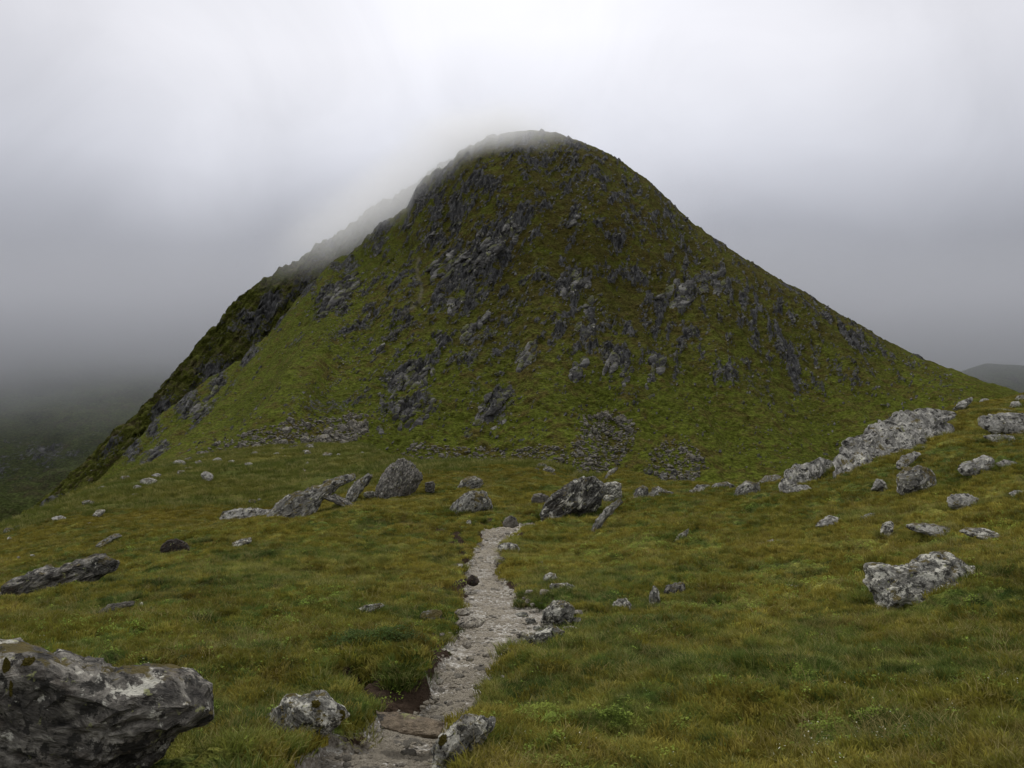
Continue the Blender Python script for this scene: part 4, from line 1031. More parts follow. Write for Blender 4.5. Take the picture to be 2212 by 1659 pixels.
# notable crags on the mountain
C_ = ROCK_CRAG
CR = [
 ('dark hollow crag low on the mountain, upper of the two largest left of centre', [(813, 870), (822, 835), (845, 808), (870, 790), (905, 784), (930, 778), (948, 800), (930, 828), (895, 842), (870, 858), (838, 884)]),
 ('dark slabby crag low on the mountain, lower of the two largest left of centre', [(798, 946), (822, 912), (848, 875), (868, 866), (905, 864), (945, 860), (948, 880), (930, 905), (905, 925), (882, 926), (850, 948), (820, 952)]),
 ('tall pale two-part slab crag near the middle of the mountain foot', [(1048, 928), (1050, 890), (1060, 865), (1085, 855), (1100, 833), (1107, 838), (1105, 872), (1085, 908), (1072, 938), (1060, 930)]),
 ('narrow slab just left of the tall two-part slab crag', [(1018, 920), (1022, 890), (1032, 868), (1044, 846), (1050, 856), (1046, 885), (1036, 925), (1026, 930)]),
 ('small pillar below the narrow slab near the mountain foot', [(1004, 946), (1010, 922), (1020, 910), (1024, 925), (1016, 950)]),
 ('bright leaning slab with a pointed tip in the middle of the mountain', [(1121, 796), (1124, 772), (1138, 750), (1150, 733), (1158, 724), (1162, 738), (1150, 768), (1136, 802)]),
 ('lone rounded boulder on the grass of the left face', [(799, 771), (802, 752), (818, 742), (838, 748), (834, 765), (812, 776)]),
 ('broad dark crag above the middle of the face, right of the zigzag path', [(1178, 642), (1188, 608), (1214, 590), (1250, 590), (1268, 610), (1244, 632), (1214, 648)]),
 ('tall narrow slab crag below the broad dark crag', [(1238, 716), (1250, 688), (1266, 652), (1276, 650), (1284, 680), (1282, 712), (1258, 722)]),
 ('upright spindle of rock low on the right of the centre line', [(1340, 822), (1346, 792), (1360, 768), (1370, 790), (1358, 826)]),
 ('rightmost of the upright fangs of rock low on the face', [(1394, 822), (1404, 795), (1414, 770), (1428, 792), (1434, 820), (1410, 826)]),
 ('upright fangs of rock joined at the foot, left of the spindle', [(1298, 802), (1308, 770), (1324, 764), (1336, 790), (1330, 818), (1314, 818)]),
 ('leftmost of the upright fangs of rock low on the face', [(1224, 824), (1240, 790), (1256, 764), (1262, 790), (1250, 824)]),
 ('hooked dark crag on the left face below the great crag band', [(988, 736), (1000, 712), (1028, 702), (1044, 678), (1050, 694), (1032, 726), (1004, 740)]),
 ('small bright knob of rock at the edge of the open green slope', [(1380, 852), (1390, 832), (1404, 838), (1408, 858), (1392, 862)]),
 ('squat crag left of the broad dark crag', [(962, 684), (970, 652), (998, 634), (1006, 660), (986, 684)]),
 ('crag cluster on the right shoulder below the bend of the skyline, left part', [(1422, 642), (1438, 606), (1478, 598), (1502, 618), (1492, 658), (1458, 668)]),
 ('crag cluster on the right shoulder below the bend of the skyline, right part', [(1512, 622), (1526, 590), (1556, 588), (1566, 612), (1548, 634)]),
 ('craggy buttress on the left shoulder above the green ramp', [(678, 694), (694, 652), (722, 618), (750, 588), (772, 598), (764, 640), (728, 670), (700, 696)]),
 ('great dark crag band under the summit, lower left part', [(918, 606), (930, 576), (960, 552), (1000, 540), (1020, 556), (1006, 584), (970, 600)]),
 ('great dark crag band under the summit, middle part', [(1000, 590), (1012, 548), (1044, 522), (1080, 504), (1094, 520), (1082, 556), (1044, 576)]),
 ('great dark crag band under the summit, upper right part', [(1070, 520), (1086, 486), (1116, 468), (1138, 470), (1134, 506), (1100, 530)]),
 ('small crag on the face right of the crag band, left of its neighbour', [(1232, 488), (1238, 466), (1250, 454), (1262, 470), (1256, 494)]),
 ('small crag on the face right of the crag band, right of its neighbour', [(1284, 484), (1292, 464), (1308, 462), (1312, 480), (1298, 490)]),
 ('grey boulder in the gully at the mountain foot, left one', [(1429, 1034), (1438, 1012), (1452, 1006), (1465, 1018), (1463, 1040), (1445, 1042)]),
 ('grey boulder in the gully at the mountain foot, right one', [(1472, 1040), (1478, 1020), (1496, 1012), (1502, 1030), (1490, 1050)]),
 ('thin upright stone left of the gully boulders', [(1393, 1022), (1395, 1000), (1403, 998), (1408, 1014), (1404, 1028)]),
 ('crag on the lower left flank beside the green ramp, upper one', [(402, 905), (420, 880), (455, 855), (478, 842), (470, 862), (440, 886), (416, 912)]),
 ('crag on the lower left flank beside the green ramp, lower one', [(306, 1004), (318, 975), (346, 962), (372, 948), (360, 968), (336, 988), (316, 1008)]),
]
def slab(r, L, W, T, seed, sub=3, lay=(0.9, 0.3, 0.1)):
    V, Fc = ICO[sub]
    v = V * np.array([W, T, L])
    v = facet(v, seed, 9, 0.45, 0.92)
    v = layered(v, Fc, W * 1.3, np.array(lay), seed, 1.5, 4)
    tilt = R(r.uniform(14, 44)); ca, sa = math.cos(tilt), math.sin(tilt)
    x = v[:, 0] * ca + v[:, 2] * sa; z = -v[:, 0] * sa + v[:, 2] * ca
    return np.stack([x, v[:, 1] + z * 0.85, z], 1), Fc
def in_poly(p, x, y):
    c = False; j = len(p) - 1
    for i in range(len(p)):
        if (p[i][1] > y) != (p[j][1] > y) and x < (p[j][0] - p[i][0]) * (y - p[i][1]) / (p[j][1] - p[i][1]) + p[i][0]:
            c = not c
        j = i
    return c
SLABS = []
_r = np.random.default_rng(4)
for i in range(26):
    me = mesh_arrays('slab_shape', *slab(_r, 1.0, _r.uniform(0.3, 0.5), _r.uniform(0.3, 0.5), 900 + i), smoothed=False)
    me.materials.append(C_); SLABS.append(me)
for i, (lab, pts) in enumerate(CR):
    r = np.random.default_rng(700 + i)
    xs_ = [p[0] for p in pts]; vs2 = [p[1] for p in pts]
    area = (max(xs_) - min(xs_)) * (max(vs2) - min(vs2))
    want = int(np.clip(area / 260, 3, 22)); small = math.sqrt(area) < 42
    c0 = mhit(sum(xs_) / len(xs_), sum(vs2) / len(vs2))
    root = bpy.data.objects.new('crag', None); COL.objects.link(root)
    root.location = c0
    tag(root, lab, 'crag')
    got = tries = 0
    while got < want and tries < 400:
        tries += 1
        x, v = r.uniform(min(xs_), max(xs_)), r.uniform(min(vs2), max(vs2))
        if not in_poly(pts, x, v): continue
        h = mhit(x, v)
        if h is None: continue
        L = r.uniform(11, 22) / F * h[1] * (0.8 if small else 1.25)
        o = bpy.data.objects.new('rock_blade', SLABS[r.integers(0, len(SLABS))])
        COL.objects.link(o); o.parent = root
        o.location = Vector(h) - Vector(c0) - Vector((0, 0, L * 0.12)); o.scale = (L * r.uniform(0.85, 1.3), L, L)
        o.rotation_euler = (0, r.uniform(-0.2, 0.2), r.uniform(-0.5, 0.5))
        got += 1

# ------------------------------------------------------------------ a library of small stones and crag pieces, shared by the repeats
def unit_stone(seed, sub, flat=0.7, amp=1.0, nf=10):
    V, Fc = ICO[sub]
    r = np.random.default_rng(seed)
    v = V * np.array([1.0, r.uniform(0.6, 0.95), flat * r.uniform(0.75, 1.15)])
    v = facet(v, seed, nf, 0.55, 0.9)
    if sub >= 2:
        v = layered(v, Fc, 1.0, np.array([0.2, 0.1, 0.97]), seed, amp, 4)
    return v, Fc

boulders = [mesh_arrays('boulder_shape', *unit_stone(300 + i, 3, 0.75, 1.0), smoothed=False) for i in range(12)]
for me in boulders: me.materials.append(ROCK_SCREE)
pathst = [mesh_arrays('stone_shape', *unit_stone(330 + i, 2, 0.32, 0.7, 8), smoothed=False) for i in range(10)]
for me in pathst: me.materials.append(ROCK_PATH)

def fang_mesh(seed):
    """a crag: several slabs leaning up and to the right"""
    r = np.random.default_rng(seed)
    vs_, fs_, n = [], [], 0
    for k in range(r.integers(3, 7)):
        V, Fc = ICO[3]
        L, W, T = r.uniform(0.5, 1.0), r.uniform(0.16, 0.34), r.uniform(0.15, 0.3)
        v = V * np.array([W, T, L])
        v = facet(v, seed * 10 + k, 9, 0.45, 0.9)
        v = layered(v, Fc, 0.35, np.array([0.9, 0.3, 0.1]), seed + k, 1.6, 5)
        tilt = R(r.uniform(18, 42)); ca, sa = math.cos(tilt), math.sin(tilt)
        x = v[:, 0] * ca + v[:, 2] * sa; z = -v[:, 0] * sa + v[:, 2] * ca
        y = v[:, 1] + z * 0.75
        v = np.stack([x + r.uniform(-0.6, 0.6), y + r.uniform(-0.15, 0.15), z + r.uniform(-0.45, 0.35)], 1)
        vs_.append(v); fs_.append(Fc + n); n += len(v)
    me = mesh_arrays('crag_shape', np.concatenate(vs_), np.concatenate(fs_), False)
    me.materials.append(ROCK_CRAG)
    return me
fangs = [fang_mesh(400 + i) for i in range(14)]

def put(name, me, loc, size, rot, label=None, group=None, cat=None):
    o = bpy.data.objects.new(name, me)
    COL.objects.link(o)
    o.location = loc; o.rotation_euler = rot
    o.scale = size if isinstance(size, (tuple, list)) else (size, size, size)
    if label: tag(o, label, cat, group)
    return o

def in_poly(p, x, y):
    c = False; j = len(p) - 1
    for i in range(len(p)):
        if (p[i][1] > y) != (p[j][1] > y) and x < (p[j][0] - p[i][0]) * (y - p[i][1]) / (p[j][1] - p[i][1]) + p[i][0]:
            c = not c
        j = i
    return c

FIELDS = [  # polygon, how many, smallest and largest size in picture units, label, group
 ([(395, 998), (470, 955), (560, 925), (640, 905), (700, 905), (790, 890), (800, 940), (760, 955), (700, 958), (640, 975), (560, 985), (470, 990)], 95, 9, 22,
  'grey boulder in the jumble at the left foot of the mountain', 'boulders at the left foot of the mountain'),
 ([(650, 985), (690, 940), (740, 918), (790, 915), (770, 950), (720, 965)], 26, 16, 30,
  'large boulder in the heap where meadow meets mountain', 'large boulders where the meadow meets the mountain'),
 ([(1245, 930), (1260, 895), (1330, 885), (1380, 920), (1365, 960), (1340, 1000), (1290, 1030), (1240, 1020), (1230, 975)], 75, 8, 20,
  'grey stone in the scree fan right of centre at the mountain foot', 'stones in the scree fan'),
 ([(1400, 985), (1440, 950), (1500, 960), (1530, 1010), (1500, 1040), (1440, 1045), (1400, 1020)], 34, 8, 18,
  'grey stone in the dark gully at the right foot of the mountain', 'stones in the gully'),
 ([(860, 985), (900, 955), (990, 965), (1090, 975), (1200, 955), (1230, 990), (1220, 1015), (1100, 1000), (980, 1002)], 45, 6, 15,
  'grey stone in the thin scree behind the near meadow', 'stones along the mountain foot')]
def place_words(lab, grp, x, xs):
    f = (x - min(xs)) / (max(xs) - min(xs))
    w = 'left end' if f < 0.25 else 'left part' if f < 0.5 else 'right part' if f < 0.75 else 'right end'
    return lab + ', ' + w, grp + ', ' + w
rr = random.Random(77)
small_stones = []        # (loc, size, rot) for the stuff mesh
for poly_, n, s0, s1, lab, grp in FIELDS:
    xs = [p[0] for p in poly_]; vs_ = [p[1] for p in poly_]
    k = 0
    while k < n * 9:
        x, v = rr.uniform(min(xs), max(xs)), rr.uniform(min(vs_), max(vs_))
        if not in_poly(poly_, x, v): continue
        k += 1
        h = ghit(x, v) or mhit(x, v)
        hm = mhit(x, v)
        if hm is not None and h is not None and hm[1] < h[1]: h = hm
        if h is None: continue
        if k <= n:
            s = (s0 + (s1 - s0) * rr.random() ** 2) / F * h[1] * 0.68
            put('boulder', rr.choice(boulders), (h[0], h[1], h[2] - s * 0.1), (s, s, s * rr.uniform(0.8, 1.2)), (rr.uniform(-.5, .5), rr.uniform(-.5, .5), rr.uniform(0, 6.3)), *place_words(lab, grp, x, xs), 'boulder')
        else:
            small_stones.append((h, rr.uniform(2.5, 9) / F * h[1] * 0.6))
# crags scattered over the face
cand = []
pr = np.clip(rock[:, :n_front], 0, 1)
for _ in range(9000):
    x, v = rr.uniform(300, 2080), rr.uniform(300, 985)
    h = mhit(x, v)
    if h is None: continue
    ci = int(np.clip((x - mx[0]) / (mx[1] - mx[0]), 0, MC - 1))
    rj = int(np.argmin(np.abs(MY[ci, :n_front] - h[1])))
    if gb[rj] > 0.985: continue
    pv_ = pr[ci, rj]
    if rr.random() < 0.03 + 0.9 * smooth(0.3, 0.7, np.array(pv_)):
        cand.append((x, v, h, pv_))
rr.shuffle(cand)
taken = []
nc = 0
for x, v, h, pv_ in cand:
    s = rr.uniform(5, 13.5) * (0.55 + 0.6 * min(pv_, 1)) * (0.7 if v < 480 else 1.0)
    if any((x - a) ** 2 + (v - b) ** 2 < (0.72 * (s + c)) ** 2 for a, b, c in taken): continue
    taken.append((x, v, s))
    S = s / F * h[1]
    if v < 480: lab, grp = 'small dark crag near the summit of the mountain', 'crags near the summit'
    elif x > 1650: lab, grp = 'small dark crag on the right shoulder of the mountain', 'crags on the right shoulder'
    elif x > 1150: lab, grp = 'leaning grey crag on the right half of the mountain face', 'crags on the right half of the face'
    elif x > 800: lab, grp = 'leaning grey crag on the middle of the mountain face', 'crags on the middle of the face'
    else: lab, grp = 'small dark crag on the left shoulder of the mountain', 'crags on the left shoulder'
    hb = 'upper' if v < 560 else 'middle' if v < 740 else 'lower'
    if v >= 480: lab += ', %s third' % hb; grp += ', %s third' % hb
    put('crag', rr.choice(fangs), (h[0], h[1], h[2] - S * 0.15), (S, S, S * rr.uniform(0.75, 1.2)), (rr.uniform(-.15, .15), rr.uniform(-.3, .3), rr.uniform(-.6, .6)), lab, grp, 'crag')
    nc += 1
    if nc >= 271: break
for _ in range(3600):
    x, v = rr.uniform(250, 2100), 1010 - 700 * rr.random() ** 1.3
    h = mhit(x, v)
    if h: small_stones.append((h, (1.0 + 3.2 * rr.random() ** 3) / F * h[1] * 0.75))
for _ in range(260):
    x, v = rr.uniform(180, 850), rr.uniform(960, 1130)
    h = ghit(x, v)
    if h: small_stones.append((h, rr.uniform(1.2, 4) / F * h[1] * 0.6))
for pts, n in (([(880, 535), (800, 610), (730, 700), (700, 740)], 260), ([(752, 775), (735, 800), (720, 830), (700, 860)], 120), ([(905, 690), (860, 715), (820, 735), (760, 775)], 120), ([(640, 860), (632, 900), (640, 925)], 60)):
    for _ in range(n):
        i = rr.randrange(len(pts) - 1); s = rr.random()
        x = pts[i][0] + (pts[i + 1][0] - pts[i][0]) * s + rr.gauss(0, 9); v = pts[i][1] + (pts[i + 1][1] - pts[i][1]) * s + rr.gauss(0, 5)
        h = mhit(x, v)
        if h: small_stones.append((h, rr.uniform(1.5, 4.5) / F * h[1] * 0.55))
base_s = [unit_stone(500 + i, 1, 0.6, 1.0, 4) for i in range(8)]
vv, ff, n = [], [], 0
for h, s in small_stones:
    v, f_ = rr.choice(base_s)
    a = rr.uniform(0, 6.3); ca, sa = math.cos(a), math.sin(a)
    v = np.stack([v[:, 0] * ca - v[:, 1] * sa, v[:, 0] * sa + v[:, 1] * ca, v[:, 2] * rr.uniform(0.8, 1.3)], 1) * s + np.array([h[0], h[1], h[2] + s * 0.1])
    vv.append(v); ff.append(f_ + n); n += len(v)
me = mesh_arrays('scree', np.concatenate(vv), np.concatenate(ff), False)
tag(link('scree', me, ROCK_SCREE), 'small grey stones strewn over the mountain foot and face', 'scree', kind='stuff')

vv, ff, n = [], [], 0
r = np.random.default_rng(31)
slabs = [slab(r, 1.0, r.uniform(0.3, 0.5), r.uniform(0.3, 0.5), 1200 + i, 2) for i in range(16)]
cnt = 0
while cnt < 5200:
    x, v = r.uniform(250, 2100), r.uniform(290, 990)
    h = mhit(x, v)
    if h is None: cnt += 0.2; continue
    ci_ = int(np.clip((x - mx[0]) / (mx[1] - mx[0]), 0, MC - 1))
    rj = int(np.argmin(np.abs(MY[ci_, :n_front] - h[1])))
    if gb[rj] > 0.99: cnt += 0.2; continue
    pn_ = float(fbm2(np.array([h[0] / 26]), np.array([h[2] / 26]), 3, 21.0)[0])
    if r.uniform() > 0.10 + 1.3 * max(pn_, 0) + 0.8 * pr[ci_, rj]: cnt += 0.1; continue
    L = r.uniform(2.0, 8.5) / F * h[1]
    q, f_ = slabs[r.integers(0, 16)]
    vv.append(q * L + np.array([h[0], h[1], h[2]])); ff.append(f_ + n); n += len(q); cnt += 1
tag(link('outcrops', mesh_arrays('outcrops', np.concatenate(vv), np.concatenate(ff), False), ROCK_CRAG), 'countless small ribs of rock breaking the turf of the mountain', 'rock outcrops', kind='stuff')

# the little path crossing the far meadow
tv, tf2 = [], []
tl = []
for (x0, v0), (x1, v1) in zip(TRAIL[1][1:-1], TRAIL[1][2:]):
    for k in range(8):
        h = ghit(x0 + (x1 - x0) * k / 8, v0 + (v1 - v0) * k / 8)
        if h: tl.append(h)
for i, (X, Y, Z) in enumerate(tl):
    w = 1.9 / F * Y * (1 + 0.5 * math.sin(i * 1.7))
    z0, z1 = float(gz_at(X - w, Y)[0]), float(gz_at(X + w, Y)[0])
    tv += [(X - w, Y, z0 + 0.05), (X + w, Y, z1 + 0.05)]
    if i: tf2.append([2 * i - 2, 2 * i - 1, 2 * i + 1, 2 * i])
if tl:
    mt_, tt, bb = new_mat('trodden_earth')
    g = N(tt, 'ShaderNodeNewGeometry')
    tt.links.new(mix_rgb(tt, noise_tex(tt, g.outputs['Position'], 1.5, 3), (0.05, 0.04, 0.02), (0.24, 0.20, 0.14)), bb.inputs['Base Color'])
    tag(link('path', mesh_arrays('path', tv, np.array(tf2)), mt_), kind='structure')

# ------------------------------------------------------------------ stones on the near path
plw = [(x, y, w) for x, y, w in pl if y < 26]
def PW(Y):
    for lim, w in ((4.8, 'below the slab step'), (6.3, 'between the slab step and the first bend'), (8.3, 'beside the flat-topped rock'), (10.5, 'beside the ribbed rock'),
                   (14, 'above the beige slabs'), (18, 'where the path narrows'), (99, 'at the far end of the path')):
        if Y < lim: return 'loose pale stone on the path ' + w, 'loose path stones ' + w
placed = 0
while placed < 260:
    x, y, w = rr.choice(plw)
    if rr.random() > (y / 16) ** 0.35: continue
    X = x + w * rr.uniform(-1.05, 1.05); Y = y + rr.uniform(-0.3, 0.3)
    if Y < 3.4: continue
    z, td, so = gz_at(X, Y)
    if td < 0.25: continue
    s = rr.uniform(0.016, 0.046) * (1 + Y / 32) * (1.6 if rr.random() < 0.1 else 1)
    put('path_stone', rr.choice(pathst), (X, Y, float(z) + s * 0.05), s, (rr.gauss(0, .12), rr.gauss(0, .12), rr.uniform(0, 6.3)),
        *PW(Y), 'stone')
    placed += 1
for i, (x, v, w, h) in enumerate([(1055, 1421, 30, 10), (1014, 1429, 24, 9), (939, 1515, 22, 12), (939, 1533, 24, 9), (1010, 1403, 24, 15), (1050, 1474, 28, 11), (1086, 1474, 12, 15), (950, 1480, 18, 16), (799, 1575, 12, 6),
        (865, 1657, 34, 10), (861, 1492, 26, 10), (1156, 1350, 14, 6), (1118, 1371, 11, 6), (955, 1374, 10, 7), (1003, 1455, 16, 7), (1040, 1440, 14, 7), (970, 1522, 24, 8), (1030, 1488, 18, 8)]):
    rock_thing('large flat pale stone bedded in the near path', blobpts(x, v, w, h, 300 + i), ROCK_PATH, seed=300 + i, sub=3, lean=55, thick=0.35, name='path_stone', cat='stone', group='flat stones bedded in the near path')

for i in range(46):
    x, v = rr.uniform(1105, 1235), rr.uniform(1284, 1402)
    h = ghit(x, v)
    z, td, so = gz_at(h[0], h[1])
    s = rr.uniform(0.025, 0.075)
    put('path_stone', rr.choice(pathst), (h[0], h[1], float(z) + s * 0.12), (s, s, s * rr.uniform(1, 2.2)), (rr.gauss(0, .2), rr.gauss(0, .2), rr.uniform(0, 6.3)),
        'pale stone in the spill of rubble right of the path', 'rubble right of the path', 'stone')
# ------------------------------------------------------------------ vegetation: one cloud of points per kind, each point carries a tuft
def tuft(n, r, h0, h1, w, bend, seed):
    g = np.random.default_rng(seed)
    V, Fc = [], []
    for k in range(n):
        a = g.uniform(0, 6.28); rr_ = r * math.sqrt(g.uniform(0, 1))
        bx, by = rr_ * math.cos(a), rr_ * math.sin(a)
        d = a + g.normal(0, 0.9); ht = g.uniform(h0, h1); bn = ht * bend * g.uniform(0.3, 1.4)
        dx, dy = math.cos(d), math.sin(d); s = g.uniform(0, 6.28); wx, wy = math.cos(s) * w / 2, math.sin(s) * w / 2
        i = len(V)
        V += [(bx - wx, by - wy, -0.01), (bx + wx, by + wy, -0.01),
              (bx + dx * bn * 0.35 - wx * .8, by + dy * bn * 0.35 - wy * .8, ht * 0.6), (bx + dx * bn * 0.35 + wx * .8, by + dy * bn * 0.35 + wy * .8, ht * 0.6),
              (bx + dx * bn, by + dy * bn, ht)]
        Fc += [(i, i + 1, i + 3), (i, i + 3, i + 2), (i + 2, i + 3, i + 4)]
    return np.array(V), np.array(Fc)

def leafy(n, r, h, sz, seed):
    g = np.random.default_rng(seed)
    V, Fc = [], []
    for k in range(n):
        a = g.uniform(0, 6.28); q = r * math.sqrt(g.uniform(0, 1)); z = h * (1 - (q / r) ** 2) * g.uniform(0.35, 1.0)
        c = np.array([q * math.cos(a), q * math.sin(a), z])
        d = g.normal(size=3); d[2] *= 0.5; d /= np.linalg.norm(d)
        u = np.cross(d, [0, 0, 1.0]) + g.normal(size=3) * 0.2; u /= np.linalg.norm(u)
        s = sz * g.uniform(0.6, 1.2); i = len(V)
        V += [tuple(c - d * s), tuple(c + u * s * 0.5), tuple(c + d * s), tuple(c - u * s * 0.5)]
        Fc += [(i, i + 1, i + 2), (i, i + 2, i + 3)]
    return np.array(V), np.array(Fc)

lib = {}
def variants(key, makers, mat):
    objs = []
    for v, f_ in makers:
        me = mesh_arrays(key + '_tuft', v, f_, False); me.materials.append(mat)
        objs.append(bpy.data.objects.new(key + '_tuft', me))
    c = bpy.data.collections.new(key + '_tufts')
    for o in objs: c.objects.link(o)
    lib[key] = c
GRASS_MAT = make_blade_mat('grass_blade', (0.095, 0.135, 0.024), 0.16)
STRAW_MAT = make_blade_mat('straw_blade', (0.26, 0.19, 0.07), 0.55, 0.8)
MOSSY_MAT = make_blade_mat('moss_blade', (0.26, 0.19, 0.022), 0.40, 0.2)
LEAF_MAT = make_blade_mat('bilberry_leaf', (0.19, 0.25, 0.04), 0.75, 0.0)
DLEAF_MAT = make_blade_mat('dark_leaf', (0.055, 0.085, 0.018), 0.75, 0.0)
variants('grass', [tuft(38, 0.08, 0.022, 0.058, 0.0045, 1.3, i) for i in range(6)], GRASS_MAT)
variants('straw', [tuft(12, 0.07, 0.03, 0.085, 0.0034, 1.5, 20 + i) for i in range(4)], STRAW_MAT)
variants('moss', [tuft(60, 0.07, 0.012, 0.032, 0.0065, 0.9, 40 + i) for i in range(4)], MOSSY_MAT)
variants('bilberry', [leafy(34, 0.06, 0.06, 0.011, 60 + i) for i in range(4)], LEAF_MAT)
variants('shrub', [leafy(60, 0.09, 0.10, 0.013, 80 + i) for i in range(4)], DLEAF_MAT)
fm, ft, fb = new_mat('petal', 0.6); fb.inputs['Base Color'].default_value = (0.62, 0.62, 0.48, 1)
variants('flower', [leafy(5, 0.03, 0.07, 0.006, 90 + i) for i in range(3)], fm)

def scatter(name, key, X, Y, Z, scl, label, cat):
    n = len(X)
    me = bpy.data.meshes.new(name)
    me.vertices.add(n)
    me.vertices.foreach_set('co', np.stack([X, Y, Z], 1).astype(np.float32).ravel())
    add_attr(me, 'size', scl)
    me.update()
    o = bpy.data.objects.new(name, me); COL.objects.link(o)
    ng = bpy.data.node_groups.new(name + '_nodes', 'GeometryNodeTree')
    ng.interface.new_socket('Geometry', in_out='INPUT', socket_type='NodeSocketGeometry')
    ng.interface.new_socket('Geometry', in_out='OUTPUT', socket_type='NodeSocketGeometry')
    gi, go = ng.nodes.new('NodeGroupInput'), ng.nodes.new('NodeGroupOutput')
    m2p = ng.nodes.new('GeometryNodeMeshToPoints')
    iop = ng.nodes.new('GeometryNodeInstanceOnPoints')
    ci = ng.nodes.new('GeometryNodeCollectionInfo')
    ci.inputs['Collection'].default_value = lib[key]
    ci.inputs['Separate Children'].default_value = True
    ci.inputs['Reset Children'].default_value = True
    iop.inputs['Pick Instance'].default_value = True
    rv = ng.nodes.new('FunctionNodeRandomValue'); rv.data_type = 'FLOAT_VECTOR'
    rv.inputs[0].default_value = (-0.22, -0.22, 0.0); rv.inputs[1].default_value = (0.22, 0.22, 6.283)
    na = ng.nodes.new('GeometryNodeInputNamedAttribute'); na.data_type = 'FLOAT'; na.inputs['Name'].default_value = 'size'
    L = ng.links.new
    L(gi.outputs[0], m2p.inputs[0]); L(m2p.outputs[0], iop.inputs['Points']); L(ci.outputs[0], iop.inputs['Instance'])
    L(rv.outputs[0], iop.inputs['Rotation']); L(na.outputs[0], iop.inputs['Scale']); L(iop.outputs[0], go.inputs[0])
    md = o.modifiers.new('scatter', 'NODES'); md.node_group = ng
    return tag(o, label, cat, kind='stuff')

def sample(n, y0, y1, power, seed):
    g = np.random.default_rng(seed)
    u = g.uniform(0, 1, n)
    e = 2 - power
    Y = (y0 ** e + u * (y1 ** e - y0 ** e)) ** (1 / e)
    a = g.uniform(px_a(-120), px_a(2330), n)
    X = a * Y
    Z, td, so = gz_at(X, Y)
    return g, X, Y, Z, td, so

def clear_of_rocks(X, Y):
    ok = np.ones(X.shape, bool)
    for cx, cy, w, th in footprints:
        ok &= ((X - cx) / max(w * 0.98, 0.02)) ** 2 + ((Y - cy) / max(th * 1.1, 0.02)) ** 2 > 1
    return ok

def region(X, Y, pts, soft=1.0):
    """how strongly a point is inside a set of patches given as (picture column, row, width, depth in metres)"""
    w = np.zeros(X.shape)
    for x, v, rx, ry in pts:
        h = ghit(x, v)
        w = np.maximum(w, np.exp(-(((X - h[0]) / rx) ** 2 + ((Y - h[1]) / ry) ** 2)))
    return w

g, X, Y, Z, td, so = sample(210000, 2.0, 62, 1.35, 1)
keep = (td < 0.12) & (g.uniform(0, 1, len(X)) > so * 1.3) & clear_of_rocks(X, Y)
lush = region(X, Y, [(880, 1500, .35, .5), (700, 1500, .8, .6), (480, 1500, .7, .5), (650, 1610, .4, .3), (1300, 1400, 1.3, 1.1), (1500, 1450, 1.4, .9), (1750, 1420, 1.2, 1.0), (1200, 1430, .5, .5), (1330, 1250, 1.5, 2.0), (640, 1230, 3, 4), (1150, 1170, 1.0, 2.5)])
pn = fbm2(X * 0.8, Y * 0.8, 3, 5.0)
keep &= g.uniform(0, 1, len(X)) < 0.58 + 0.6 * lush + 0.9 * pn
X, Y, Z, pn, lush = X[keep], Y[keep], Z[keep], pn[keep], lush[keep]
sz = (0.36 + 0.32 * g.uniform(0, 1, len(X)) + 0.50 * lush + 0.4 * np.clip(pn, -0.5, 0.6)) * (1 + Y / 45)
scatter('grass', 'grass', X, Y, Z, sz, 'short green and olive mountain grass of the near slope', 'grass')

g, X, Y, Z, td, so = sample(90000, 55, 205, 1.0, 12)
mh_ok = fbm2(X / 6, Y / 6, 3, 3.0) + 0.45 > g.uniform(0, 0.9, len(X))
scatter('meadow_grass', 'grass', X[mh_ok], Y[mh_ok], Z[mh_ok], (1.6 + 2.2 * g.uniform(0, 1, mh_ok.sum())) * (1 + Y[mh_ok] / 90), 'rough grass of the far meadow below the mountain', 'grass')
g, X, Y, Z, td, so = sample(60000, 2.0, 55, 1.35, 2)
pn = fbm2(X * 0.6 + 9, Y * 0.6, 3, 7.0)
keep = (td < 0.12) & (so < 0.6) & (g.uniform(0, 1, len(X)) < 0.30 + 1.1 * pn) & clear_of_rocks(X, Y)
scatter('dry_grass', 'straw', X[keep], Y[keep], Z[keep], (0.7 + 0.5 * g.uniform(0, 1, keep.sum())) * (1 + Y[keep] / 45), 'dry straw-coloured grass stems among the green', 'grass')

g, X, Y, Z, td, so = sample(150000, 2.0, 60, 1.35, 3)
pn = fbm2(X * 0.9 + 5, Y * 0.9, 3, 11.0)
keep = (td < 0.25) & (so < 0.5) & (g.uniform(0, 1, len(X)) < 0.55 + 1.5 * pn) & clear_of_rocks(X, Y)
scatter('moss', 'moss', X[keep], Y[keep], Z[keep], (0.8 + 0.6 * g.uniform(0, 1, keep.sum())) * (1 + Y[keep] / 40), 'mustard-coloured moss carpet between the grass', 'moss')

